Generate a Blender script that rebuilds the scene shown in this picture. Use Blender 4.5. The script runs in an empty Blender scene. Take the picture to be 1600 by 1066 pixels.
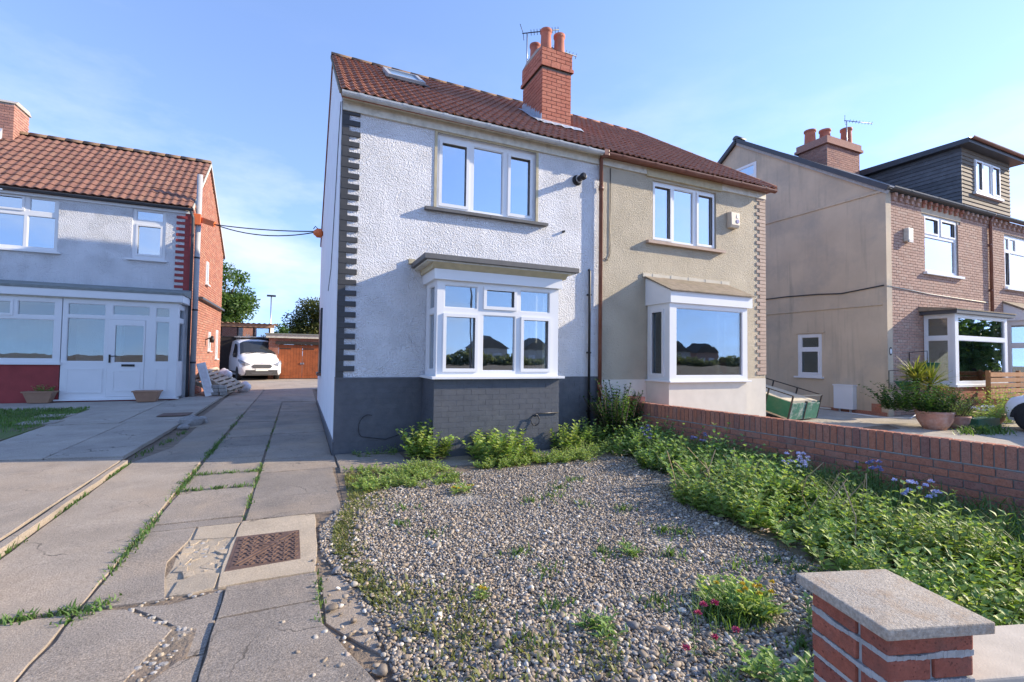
import bpy, bmesh, math, random
import numpy as np
from mathutils import Vector, Matrix

random.seed(7); rng = np.random.default_rng(11)
SC = bpy.context.scene
COL = SC.collection

# ------------------------------------------------------------------ camera
cam = bpy.data.cameras.new('camera'); camo = bpy.data.objects.new('camera', cam); COL.objects.link(camo)
cam.sensor_width = 36.0; cam.lens = 738.75*36/1600; cam.clip_end = 2000; cam.clip_start = .05
yaw, pitch, roll = 0.421041, 0.0352715, 0.0133094
fw = Vector((math.sin(yaw)*math.cos(pitch), math.cos(yaw)*math.cos(pitch), math.sin(pitch)))
rt = fw.cross(Vector((0, 0, 1))).normalized(); up = rt.cross(fw)
r2 = math.cos(roll)*rt+math.sin(roll)*up; u2 = -math.sin(roll)*rt+math.cos(roll)*up
camo.matrix_world = Matrix(((r2.x, u2.x, -fw.x, 0), (r2.y, u2.y, -fw.y, 0), (r2.z, u2.z, -fw.z, 1.5), (0, 0, 0, 1)))
SC.camera = camo

# ------------------------------------------------------------------ light
SUN = Vector((3.9, -1.0, 1.8))                     # towards the sun
el = math.atan2(SUN.z, math.hypot(SUN.x, SUN.y))
w = bpy.data.worlds.new('World'); SC.world = w; w.use_nodes = True
nt = w.node_tree; nt.nodes.clear()
def wn(t, **k):
    n = nt.nodes.new(t)
    for a, b in k.items(): setattr(n, a, b)
    return n
out = wn('ShaderNodeOutputWorld'); bg = wn('ShaderNodeBackground'); sky = wn('ShaderNodeTexSky')
sky.sky_type = 'NISHITA'; sky.sun_disc = False; sky.sun_elevation = el; sky.sun_rotation = math.atan2(SUN.x, SUN.y)
sky.altitude = 10; sky.air_density = 1.0; sky.dust_density = 0.08; sky.ozone_density = 2.6
bg.inputs[1].default_value = 0.15
tc = wn('ShaderNodeTexCoord'); mp = wn('ShaderNodeMapping'); mp.inputs['Scale'].default_value = (1.0, 1.0, 2.6); mp.inputs['Location'].default_value = (1.7, .4, .1)
ns = wn('ShaderNodeTexNoise'); ns.inputs['Scale'].default_value = 2.6; ns.inputs['Detail'].default_value = 9; ns.inputs['Roughness'].default_value = .58
rp = wn('ShaderNodeValToRGB'); rp.color_ramp.elements[0].position = .47; rp.color_ramp.elements[1].position = .70
rp.color_ramp.elements[1].color = (.75, .75, .75, 1)
mx = wn('ShaderNodeMixRGB'); mx.inputs[2].default_value = (2.9, 3.0, 3.2, 1)
L = nt.links.new
L(tc.outputs['Generated'], mp.inputs[0]); L(mp.outputs[0], ns.inputs['Vector']); L(ns.outputs['Fac'], rp.inputs[0])
sx = wn('ShaderNodeSeparateXYZ'); mr = wn('ShaderNodeMapRange'); mr.inputs[1].default_value = .12; mr.inputs[2].default_value = .56; mr.inputs[3].default_value = .9; mr.inputs[4].default_value = .0
mm = wn('ShaderNodeMath', operation='MULTIPLY'); L(tc.outputs['Generated'], sx.inputs[0]); L(sx.outputs[2], mr.inputs[0]); L(rp.outputs[0], mm.inputs[0]); L(mr.outputs[0], mm.inputs[1])
va = wn('ShaderNodeVectorMath', operation='ADD'); va.inputs[1].default_value = (0, 0, .20); vn = wn('ShaderNodeVectorMath', operation='NORMALIZE')
L(tc.outputs['Generated'], va.inputs[0]); L(va.outputs[0], vn.inputs[0]); L(vn.outputs[0], sky.inputs[0])
ti = wn('ShaderNodeMixRGB', blend_type='MULTIPLY'); ti.inputs[0].default_value = 1; ti.inputs[2].default_value = (1.0, .925, 1.0, 1); L(sky.outputs[0], ti.inputs[1])
L(mm.outputs[0], mx.inputs[0]); L(ti.outputs[0], mx.inputs[1]); L(mx.outputs[0], bg.inputs[0]); L(bg.outputs[0], out.inputs[0])
sl = bpy.data.lights.new('sun', 'SUN'); sl.energy = 2.8; sl.angle = math.radians(.6); sl.color = (1, .85, .64)
so = bpy.data.objects.new('sun', sl); COL.objects.link(so); so.rotation_euler = SUN.to_track_quat('Z', 'Y').to_euler(); so.location = (20, -10, 20)
SC.view_settings.view_transform = 'Standard'; SC.view_settings.look = 'None'; SC.view_settings.gamma = 1
SC.view_settings.exposure = 1.58; SC.view_settings.use_curve_mapping = False
SC.cycles.use_denoising = True; SC.cycles.max_bounces = 8; SC.cycles.transparent_max_bounces = 12
SC.cycles.caustics_reflective = False; SC.cycles.caustics_refractive = False

def zg(y): return .015*(min(max(y, -3), 30)-7.6)

# ------------------------------------------------------------------ materials
MATS = {}
def newmat(name):
    m = bpy.data.materials.new(name); m.use_nodes = True
    t = m.node_tree; b = t.nodes['Principled BSDF']
    MATS[name] = m
    return m, t, b, t.links.new
def N(t, kind, **k):
    n = t.nodes.new(kind)
    for a, b in k.items():
        if a in n.inputs: n.inputs[a].default_value = b
        else: setattr(n, a, b)
    return n
def posn(t): return N(t, 'ShaderNodeNewGeometry').outputs['Position']
def noise(t, l, scale, detail=5, rough=.55, vec=None):
    n = N(t, 'ShaderNodeTexNoise', Scale=scale, Detail=detail, Roughness=rough)
    l(vec if vec else posn(t), n.inputs['Vector']); return n.outputs['Fac']
def ramp(t, l, fac, stops):
    r = N(t, 'ShaderNodeValToRGB'); e = r.color_ramp.elements
    while len(e) < len(stops): e.new(.5)
    for i, (p, c) in enumerate(stops):
        e[i].position = p; e[i].color = (*c, 1) if len(c) == 3 else c
    l(fac, r.inputs[0]); return r.outputs[0]
def mix(t, l, fac, a, b, mode='MIX'):
    m = N(t, 'ShaderNodeMixRGB', blend_type=mode)
    for i, v in ((0, fac), (1, a), (2, b)):
        if isinstance(v, (int, float)): m.inputs[i].default_value = v
        elif isinstance(v, tuple): m.inputs[i].default_value = (*v, 1)
        else: l(v, m.inputs[i])
    return m.outputs[0]
def math_(t, l, op, a, b=0):
    m = N(t, 'ShaderNodeMath', operation=op)
    for i, v in ((0, a), (1, b)):
        if isinstance(v, (int, float)): m.inputs[i].default_value = v
        else: l(v, m.inputs[i])
    return m.outputs[0]
def rnd(t, l):
    a = N(t, 'ShaderNodeObjectInfo').outputs['Random']; b = N(t, 'ShaderNodeNewGeometry').outputs['Random Per Island']
    return math_(t, l, 'FRACT', math_(t, l, 'ADD', a, b))
def mul(c, f): return tuple(min(1, x*f) for x in c)
def bump(t, l, b, h, strength=.5, dist=.01):
    n = N(t, 'ShaderNodeBump', Strength=strength, Distance=dist); l(h, n.inputs['Height']); l(n.outputs[0], b.inputs['Normal'])

def streaks(t, l, c, col, amt=.35, fx=5.0, lo=.54, hi=.74):
    mpn = N(t, 'ShaderNodeMapping'); mpn.inputs['Scale'].default_value = (fx, fx, fx*.07); l(posn(t), mpn.inputs[0])
    f = ramp(t, l, noise(t, l, 1.0, 7, .62, mpn.outputs[0]), [(lo, (0, 0, 0)), (hi, (amt,)*3)])
    return mix(t, l, f, c, col)
def plain(name, col, rough=.6, var=.12, scale=5, bs=0, bd=.004, bsc=60, spec=.35, metal=0, dirt=None, dirtamt=.5, dscale=2.5, rv=0, streak=None, samt=.35):
    m, t, b, l = newmat(name)
    c = ramp(t, l, noise(t, l, scale, 6), [(.3, mul(col, 1-var)), (.7, mul(col, 1+var))])
    if rv:
        c = mix(t, l, 1.0, c, ramp(t, l, rnd(t, l), [(0, (1-rv,)*3), (1, (1+rv*.3,)*3)]), 'MULTIPLY')
    if dirt:
        f = ramp(t, l, noise(t, l, dscale, 8, .65), [(.48, (0, 0, 0)), (.68, (dirtamt,)*3)])
        c = mix(t, l, f, c, dirt)
    if streak: c = streaks(t, l, c, streak, samt)
    l(c, b.inputs['Base Color']); b.inputs['Roughness'].default_value = rough; b.inputs['Metallic'].default_value = metal
    b.inputs['Specular IOR Level'].default_value = spec
    if bs: bump(t, l, b, noise(t, l, bsc, 4, .6), bs, bd)
    return m

def stucco(name, col, s=26, dist=.03, strength=1.0, dirt=None, amt=.3):
    m, t, b, l = newmat(name)
    c = ramp(t, l, noise(t, l, 1.7, 6), [(.3, mul(col, .93)), (.7, mul(col, 1.04))])
    if dirt:
        f = ramp(t, l, noise(t, l, 1.1, 8, .7), [(.5, (0, 0, 0)), (.72, (amt,)*3)]); c = mix(t, l, f, c, dirt)
    c = streaks(t, l, c, mul(col, .72), .28)
    n1 = noise(t, l, s, 4, .65); v = N(t, 'ShaderNodeTexVoronoi', Scale=s*1.3); l(posn(t), v.inputs['Vector'])
    h = math_(t, l, 'ADD', n1, math_(t, l, 'MULTIPLY', v.outputs['Distance'], .5))
    l(c, b.inputs['Base Color']); b.inputs['Roughness'].default_value = .75; b.inputs['Specular IOR Level'].default_value = .25
    h = math_(t, l, 'MULTIPLY', h, math_(t, l, 'ADD', math_(t, l, 'MULTIPLY', noise(t, l, 2.2, 3), 1.3), .35))
    bump(t, l, b, h, strength, dist); return m
stucco('white_stucco', (.82, .83, .86), 40, .042)
stucco('beige_stucco', (.54, .475, .36), 50, .028, 1, (.42, .37, .28), .35)
stucco('left_stucco', (.76, .77, .79), 36, .036, 1, (.5, .5, .5), .4)
plain('white_paint_wall', (.80, .82, .85), .6, .04, 3, .25, .004, 30, dirt=(.6, .63, .68), dirtamt=.25, streak=(.5, .53, .57), samt=.35)
plain('beige_smooth', (.62, .56, .44), .75, .06, 3, .3, .004, 40, dirt=(.45, .41, .33), dirtamt=.3)
plain('dark_paint', (.085, .092, .107), .5, .12, 8, .5, .004, 50, spec=.4, rv=.05, dirt=(.15, .15, .15), dirtamt=.3, dscale=5)
plain('quoin_paint', (.055, .057, .061), .6, .12, 8, .4, .004, 60, rv=.1)
plain('red_paint', (.30, .045, .045), .55, .12, 5, .3, .003, 60, rv=.1)
plain('quoin_pink', (.45, .335, .265), .75, .1, 8, .3, .004, 60, rv=.1)
plain('upvc', (.74, .75, .76), .35, .03, 3, spec=.45, dirt=(.62, .63, .62), dirtamt=.2, dscale=6)
plain('fascia_cream', (.62, .60, .52), .6, .1, 9, .3, .003, 50, dirt=(.3, .28, .22), dirtamt=.45, dscale=7)
plain('soffit_stone', (.48, .42, .28), .8, .12, 9, .4, .004, 60)
plain('grey_paint', (.125, .125, .125), .65, .12, 7, .4, .004, 60)
plain('grey_gutter', (.52, .54, .55), .45, .08, 4, dirt=(.32, .33, .33), dirtamt=.5, dscale=9)
plain('brown_gutter', (.19, .075, .05), .4, .12, 5, dirt=(.3, .2, .16), dirtamt=.3)
plain('black_plastic', (.02, .02, .022), .4, .1, 5)
plain('dark_gutter', (.06, .065, .075), .45, .1, 5)
plain('grey_pipe', (.42, .42, .43), .5, .1, 6, dirt=(.25, .25, .25), dirtamt=.4, dscale=6)
plain('terracotta', (.48, .16, .10), .75, .18, 6, .4, .004, 40, dirt=(.28, .13, .10), dirtamt=.5)
plain('clay_pot', (.46, .25, .19), .8, .15, 9, .3, .003, 60, dirt=(.6, .5, .45), dirtamt=.5, dscale=6)
plain('brown_planter', (.34, .20, .13), .6, .1, 6)
plain('lead', (.46, .50, .56), .5, .18, 14, .5, .006, 30, metal=.2)
plain('metal', (.42, .43, .45), .35, .1, 6, metal=.8)
plain('dark_metal', (.05, .05, .055), .4, .15, 6, metal=.4)
plain('orange_plastic', (.75, .17, .05), .45, .1, 5)
plain('side_render', (.56, .455, .33), .85, .09, 1.2, .35, .006, 45, dirt=(.38, .34, .28), dirtamt=.7, dscale=.9, streak=(.30, .265, .21), samt=.6)
plain('mortar', (.40, .37, .33), .95, .15, 12, .5, .004, 90)
plain('dark_mortar', (.22, .20, .18), .95, .15, 12, .5, .004, 90)
plain('mortar_pale', (.38, .38, .37), .95, .2, 14, .8, .008, 60, dirt=(.3, .3, .29), dirtamt=.5, dscale=9)
plain('slate', (.12, .122, .13), .5, .2, 6, .4, .004, 40, rv=.25)
plain('hung_tile', (.20, .165, .13), .8, .15, 8, .4, .004, 50, rv=.25)
plain('moss_stone', (.25, .20, .145), .9, .25, 9, .6, .008, 40, dirt=(.2, .17, .1), dirtamt=.5)
plain('timber_door', (.34, .10, .035), .55, .2, 5, .3, .003, 60, dirt=(.2, .07, .03), dirtamt=.5, dscale=4)
plain('timber_dark', (.035, .03, .028), .7, .2, 7)
plain('pallet_wood', (.50, .42, .32), .85, .2, 6, .4, .004, 60, rv=.25)
plain('fence_wood', (.36, .17, .07), .7, .15, 6, .3, .003, 60, rv=.2)
plain('car_white', (.80, .81, .83), .22, .02, 2, spec=.6)
plain('tyre', (.025, .025, .027), .8, .1, 10)
plain('alloy', (.45, .46, .48), .35, .1, 5, metal=.7)
plain('bumper', (.06, .06, .062), .6, .1, 6)
plain('trailer_green', (.025, .16, .10), .5, .15, 5, dirt=(.10, .14, .10), dirtamt=.5)
plain('trailer_worn', (.06, .20, .14), .6, .2, 7, dirt=(.55, .56, .52), dirtamt=.95, dscale=5)
plain('trailer_bed', (.56, .50, .38), .85, .15, 6)
plain('coping', (.50, .44, .36), .9, .12, 8, .6, .003, 140, dirt=(.42, .38, .32), dirtamt=.5)
plain('render_cream', (.62, .58, .50), .8, .06, 4, .2, .003, 60)
plain('roof_felt', (.22, .24, .23), .8, .15, 6)
plain('corrugated', (.42, .24, .14), .7, .2, 4)
plain('bark', (.11, .085, .06), .95, .2, 9, .8, .02, 20)
plain('bag_white', (.66, .64, .66), .6, .15, 9, .5, .01, 25)
plain('curtain', (.52, .62, .58), .9, .1, 3)
plain('interior', (.55, .54, .51), .9, .05, 1)
plain('floorboards', (.22, .16, .10), .7, .1, 3)
plain('planter_green', (.02, .12, .07), .5, .15, 6)
plain('red_flag', (.60, .03, .05), .7, .1, 6)
plain('render_plain', (.55, .50, .44), .85, .08, 2)
plain('tarmac', (.055, .055, .058), .9, .2, 20, .5, .004, 150)
plain('rust_iron', (.15, .095, .075), .7, .25, 14, .5, .003, 60, metal=.3, dirt=(.26, .17, .12), dirtamt=.5, dscale=12)
plain('soil', (.20, .155, .115), .95, .3, 9, 1, .02, 30, dirt=(.24, .20, .15), dirtamt=.6)
plain('skylight_glass', (.25, .38, .55), .08, .02, 2, spec=.8)
plain('dead_stem', (.42, .31, .2), .9, .2, 9)
plain('petal_yellow', (.66, .48, .04), .6, .1, 20)
plain('petal_pink', (.50, .07, .15), .6, .2, 20)
plain('petal_blue', (.50, .52, .76), .6, .25, 20)
plain('petal_bluebell', (.20, .21, .42), .6, .2, 20)
plain('alarm_box', (.58, .50, .40), .5, .05, 5)
plain('headlight', (.35, .37, .40), .1, .1, 9, spec=.8, metal=.3)
plain('grille', (.12, .12, .125), .4, .3, 60, metal=.4)
plain('plate', (.75, .75, .70), .5, .03, 5)

def brickmat(name, cols, dirt=None, amt=.4, bd=.004):
    m, t, b, l = newmat(name)
    n = len(cols); c = ramp(t, l, rnd(t, l), [(i/(n-1) if n > 1 else 0, k) for i, k in enumerate(cols)])
    c = mix(t, l, 1.0, c, ramp(t, l, noise(t, l, 30, 6, .7), [(.3, (.72, .72, .72)), (.7, (1.16, 1.16, 1.16))]), 'MULTIPLY')
    vv = N(t, 'ShaderNodeTexVoronoi', Scale=150); l(posn(t), vv.inputs['Vector'])
    c = mix(t, l, 1.0, c, ramp(t, l, vv.outputs['Color'], [(.06, (.45, .42, .42)), (.2, (1, 1, 1)), (.95, (1.12, 1.1, 1.1))]), 'MULTIPLY')
    if dirt:
        f = ramp(t, l, noise(t, l, 7, 8, .7), [(.5, (0, 0, 0)), (.72, (amt,)*3)]); c = mix(t, l, f, c, dirt)
    l(c, b.inputs['Base Color']); b.inputs['Roughness'].default_value = .85; b.inputs['Specular IOR Level'].default_value = .2
    bump(t, l, b, noise(t, l, 130, 5, .7), .7, bd); return m
brickmat('chimney_brick', [(.47, .17, .11), (.52, .20, .13), (.55, .22, .145), (.49, .18, .12)], (.35, .17, .12), .3)
brickmat('wall_brick', [(.40, .155, .095), (.45, .18, .11), (.36, .15, .10), (.42, .19, .13), (.29, .135, .105)], (.31, .21, .165), .65)
brickmat('pillar_brick', [(.34, .11, .07), (.39, .135, .085), (.30, .10, .07)], (.19, .10, .08), .8, .008)
brickmat('house_brick', [(.44, .285, .225), (.50, .335, .265), (.40, .255, .205), (.49, .355, .285)], (.34, .22, .19), .4)
brickmat('gable_brick', [(.36, .15, .10), (.42, .19, .13), (.31, .13, .095), (.42, .23, .16)], (.42, .28, .21), .5)
brickmat('old_chimney_brick', [(.40, .20, .15), (.46, .25, .19), (.33, .17, .14)], (.3, .2, .17), .5)
brickmat('tile', [(.31, .135, .088), (.35, .155, .10), (.26, .115, .078), (.39, .185, .12)], (.17, .11, .075), .6)
brickmat('tile_left', [(.24, .12, .09), (.285, .15, .112), (.215, .11, .085), (.27, .15, .11)], (.24, .17, .11), .45)
brickmat('ridge_tile', [(.22, .145, .095), (.25, .165, .11), (.20, .13, .085)], (.18, .15, .09), .6)
brickmat('paver_rubble', [(.34, .33, .31), (.42, .40, .37), (.28, .27, .26)], (.22, .21, .19), .4)

def concrete(name, col, warm, amt=.5, speck=.5, darkst=(.14, .12, .10)):
    m, t, b, l = newmat(name)
    c = ramp(t, l, noise(t, l, 1.6, 8, .62), [(.34, mul(col, .84)), (.68, mul(col, 1.12))])
    c = mix(t, l, 1.0, c, ramp(t, l, rnd(t, l), [(0, (.86, .86, .87)), (1, (1.08, 1.06, 1.04))]), 'MULTIPLY')
    f = ramp(t, l, noise(t, l, .9, 7, .6), [(.46, (0, 0, 0)), (.7, (amt,)*3)]); c = mix(t, l, f, c, warm)
    f = ramp(t, l, noise(t, l, 2.3, 9, .7), [(.56, (0, 0, 0)), (.74, (.5, .5, .5))]); c = mix(t, l, f, c, darkst)
    s = ramp(t, l, noise(t, l, 95, 3, .75), [(.3, (1-speck*.8,)*3), (.5, (1,)*3), (.72, (1+speck,)*3)])
    c = mix(t, l, 1.0, c, s, 'MULTIPLY')
    v2 = N(t, 'ShaderNodeTexVoronoi', Scale=16); l(posn(t), v2.inputs['Vector'])
    f = ramp(t, l, v2.outputs['Distance'], [(.05, (.7,)*3), (.10, (0,)*3)]); f = mix(t, l, 1.0, f, ramp(t, l, noise(t, l, 3, 3), [(.55, (0,)*3), (.68, (1,)*3)]), 'MULTIPLY')
    c = mix(t, l, f, c, (.55, .53, .5))
    nv = N(t, 'ShaderNodeVectorMath', operation='SCALE'); nn = N(t, 'ShaderNodeTexNoise', Scale=2.5, Detail=5.0); l(posn(t), nn.inputs['Vector']); l(nn.outputs['Color'], nv.inputs[0]); nv.inputs['Scale'].default_value = .55
    av = N(t, 'ShaderNodeVectorMath', operation='ADD'); l(posn(t), av.inputs[0]); l(nv.outputs[0], av.inputs[1])
    ck = N(t, 'ShaderNodeTexVoronoi', feature='DISTANCE_TO_EDGE', Scale=.9); l(av.outputs[0], ck.inputs['Vector'])
    f = ramp(t, l, ck.outputs['Distance'], [(.003, (.8,)*3), (.008, (0,)*3)]); f = mix(t, l, 1.0, f, ramp(t, l, noise(t, l, 1.3, 2), [(.5, (0,)*3), (.6, (1,)*3)]), 'MULTIPLY')
    c = mix(t, l, f, c, (.08, .07, .06))
    l(c, b.inputs['Base Color']); b.inputs['Roughness'].default_value = .9; b.inputs['Specular IOR Level'].default_value = .2
    h = math_(t, l, 'ADD', noise(t, l, 110, 4, .7), math_(t, l, 'MULTIPLY', noise(t, l, 9, 6), 1.2)); bump(t, l, b, h, .9, .006)
    return m
concrete('slab_dark', (.285, .25, .213), (.37, .295, .22), .85, .6, (.13, .11, .09))
concrete('slab_warm', (.33, .285, .235), (.40, .31, .225), .6, .4, (.19, .15, .12))
concrete('slab_pale', (.40, .36, .31), (.42, .36, .29), .4, .35, (.25, .23, .21))
concrete('surround', (.44, .37, .28), (.50, .40, .28), .7, .3, (.26, .21, .15))
plain('cap_concrete', (.40, .35, .285), .9, .30, 95, 1, .004, 160, dirt=(.36, .265, .18), dirtamt=.85, dscale=13)
concrete('pave_right', (.42, .385, .33), (.46, .40, .32), .5, .3, (.27, .25, .22))

def glassmat(name, refl=.42, tint=(.55, .62, .64)):
    m, t, b, l = newmat(name); t.nodes.remove(b)
    o = t.nodes['Material Output']
    g = N(t, 'ShaderNodeBsdfGlossy', Roughness=.01); g.inputs[0].default_value = (.86, .93, 1, 1)
    tr = N(t, 'ShaderNodeBsdfTransparent'); tr.inputs[0].default_value = (*tint, 1)
    fr = N(t, 'ShaderNodeFresnel', IOR=1.5)
    f = math_(t, l, 'MINIMUM', math_(t, l, 'ADD', math_(t, l, 'MULTIPLY', fr.outputs[0], 1.6), refl), .92)
    bm = N(t, 'ShaderNodeBump', Strength=.05, Distance=.02); l(noise(t, l, 1.8, 2), bm.inputs['Height']); l(bm.outputs[0], g.inputs['Normal'])
    s = N(t, 'ShaderNodeMixShader'); l(f, s.inputs[0]); l(tr.outputs[0], s.inputs[1]); l(g.outputs[0], s.inputs[2]); l(s.outputs[0], o.inputs[0])
    return m
glassmat('glass', .50); glassmat('glass_bay', .20, (.75, .80, .80)); glassmat('glass_clear', .10, (.7, .76, .76)); plain('car_glass', (.03, .035, .04), .06, .1, 3, spec=.7)

def leafmat(name, cols, trans=.42):
    m, t, b, l = newmat(name); o = t.nodes['Material Output']
    n = len(cols); c = ramp(t, l, rnd(t, l), [(i/(n-1), k) for i, k in enumerate(cols)])
    c = mix(t, l, 1.0, c, ramp(t, l, noise(t, l, 3.5, 4), [(.3, (.6, .62, .58)), (.52, (1, 1, 1)), (.72, (1.22, 1.25, 1.1))]), 'MULTIPLY')
    l(c, b.inputs['Base Color']); b.inputs['Roughness'].default_value = .5; b.inputs['Specular IOR Level'].default_value = .35
    tr = N(t, 'ShaderNodeBsdfTranslucent'); l(mix(t, l, 1.0, c, (1.25, 1.25, .6), 'MULTIPLY'), tr.inputs[0])
    s = N(t, 'ShaderNodeMixShader'); s.inputs[0].default_value = trans
    l(b.outputs[0], s.inputs[1]); l(tr.outputs[0], s.inputs[2]); l(s.outputs[0], o.inputs[0]); return m
leafmat('leaf_valerian', [(.14, .26, .075), (.22, .36, .11), (.31, .45, .16), (.17, .30, .09), (.38, .50, .22)])
leafmat('leaf_lime', [(.26, .39, .10), (.36, .49, .14), (.20, .33, .09), (.47, .56, .22), (.36, .42, .14)])
leafmat('leaf_dark', [(.035, .085, .025), (.05, .11, .03), (.065, .14, .04)])
leafmat('leaf_grass', [(.10, .19, .055), (.14, .24, .07), (.08, .16, .05), (.19, .27, .09)])
leafmat('leaf_moss', [(.19, .22, .07), (.25, .26, .09), (.16, .20, .06), (.30, .26, .11)])
leafmat('stem_green', [(.16, .22, .08), (.22, .24, .10)], .1)
plain('reflection_sheet', (.26, .31, .28), .9, .12, 3)  # grey-green of mirrored foliage, put into the colour
leafmat('leaf_tree', [(.06, .12, .03), (.09, .17, .04), (.12, .20, .05), (.07, .14, .035)])
leafmat('leaf_far_haze', [(.16, .19, .14), (.20, .22, .17)], .5)  # paler and greyer: distance haze mixed into the leaf colour
leafmat('leaf_tree_dark', [(.05, .075, .02), (.08, .10, .025), (.12, .12, .03), (.04, .065, .02)])
leafmat('leaf_cordyline', [(.16, .20, .04), (.24, .25, .06), (.11, .16, .04), (.30, .27, .09)])
leafmat('leaf_silver', [(.12, .19, .09), (.17, .24, .12), (.09, .16, .06)])

m, t, b, l = newmat('pebble')
at = N(t, 'ShaderNodeAttribute', attribute_name='pc'); c = mix(t, l, 1.0, at.outputs['Color'], ramp(t, l, noise(t, l, 120, 3), [(.3, (.8, .8, .8)), (.7, (1.12, 1.12, 1.12))]), 'MULTIPLY')
l(c, b.inputs['Base Color']); b.inputs['Roughness'].default_value = .6; b.inputs['Specular IOR Level'].default_value = .35
m, t, b, l = newmat('gravel_bed')
v = N(t, 'ShaderNodeTexVoronoi', Scale=34); l(posn(t), v.inputs['Vector'])
c = ramp(t, l, v.outputs['Color'], [(.1, (.16, .14, .12)), (.45, (.27, .245, .21)), (.8, (.38, .35, .31)), (1, (.5, .48, .44))])
f = ramp(t, l, noise(t, l, 1.6, 7, .6), [(.5, (0, 0, 0)), (.66, (.75, .75, .75))]); c = mix(t, l, f, c, (.22, .17, .125))
l(c, b.inputs['Base Color']); b.inputs['Roughness'].default_value = .95
bump(t, l, b, math_(t, l, 'SUBTRACT', 1.0, v.outputs['Distance']), 1, .02)
m, t, b, l = newmat('lawn_ground')
c = ramp(t, l, noise(t, l, 1.1, 8, .6), [(.36, (.20, .155, .115)), (.47, (.12, .15, .045)), (.7, (.08, .16, .035))])
l(c, b.inputs['Base Color']); b.inputs['Roughness'].default_value = .95; bump(t, l, b, noise(t, l, 60, 4, .7), 1, .02)

# ------------------------------------------------------------------ mesh helpers
def tag(o, label=None, cat=None, group=None, kind=None):
    if label: o['label'] = label
    if cat: o['category'] = cat
    if group: o['group'] = group
    if kind: o['kind'] = kind
    return o
def link(name, me, mat=None, parent=None, mw=None):
    o = bpy.data.objects.new(name, me); COL.objects.link(o)
    if mat is not None and len(me.materials) == 0: me.materials.append(MATS[mat])
    if parent is not None:
        o.parent = parent
        o.matrix_parent_inverse = Matrix.Identity(4)
        pw = PW.get(parent.name, Matrix.Identity(4))
        o.matrix_local = pw.inverted() @ (mw if mw is not None else Matrix.Identity(4))
    elif mw is not None: o.matrix_world = mw
    PW[o.name] = mw.copy() if mw is not None else Matrix.Identity(4)
    return o
PW = {}
def thing(name, loc, label, cat, group=None, rz=0):
    o = bpy.data.objects.new(name, None); COL.objects.link(o)
    o.empty_display_size = .2
    mw = Matrix.Translation(loc) @ Matrix.Rotation(rz, 4, 'Z'); o.matrix_world = mw; PW[o.name] = mw
    return tag(o, label, cat, group)
def struct(o): o['kind'] = 'structure'; return o

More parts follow.
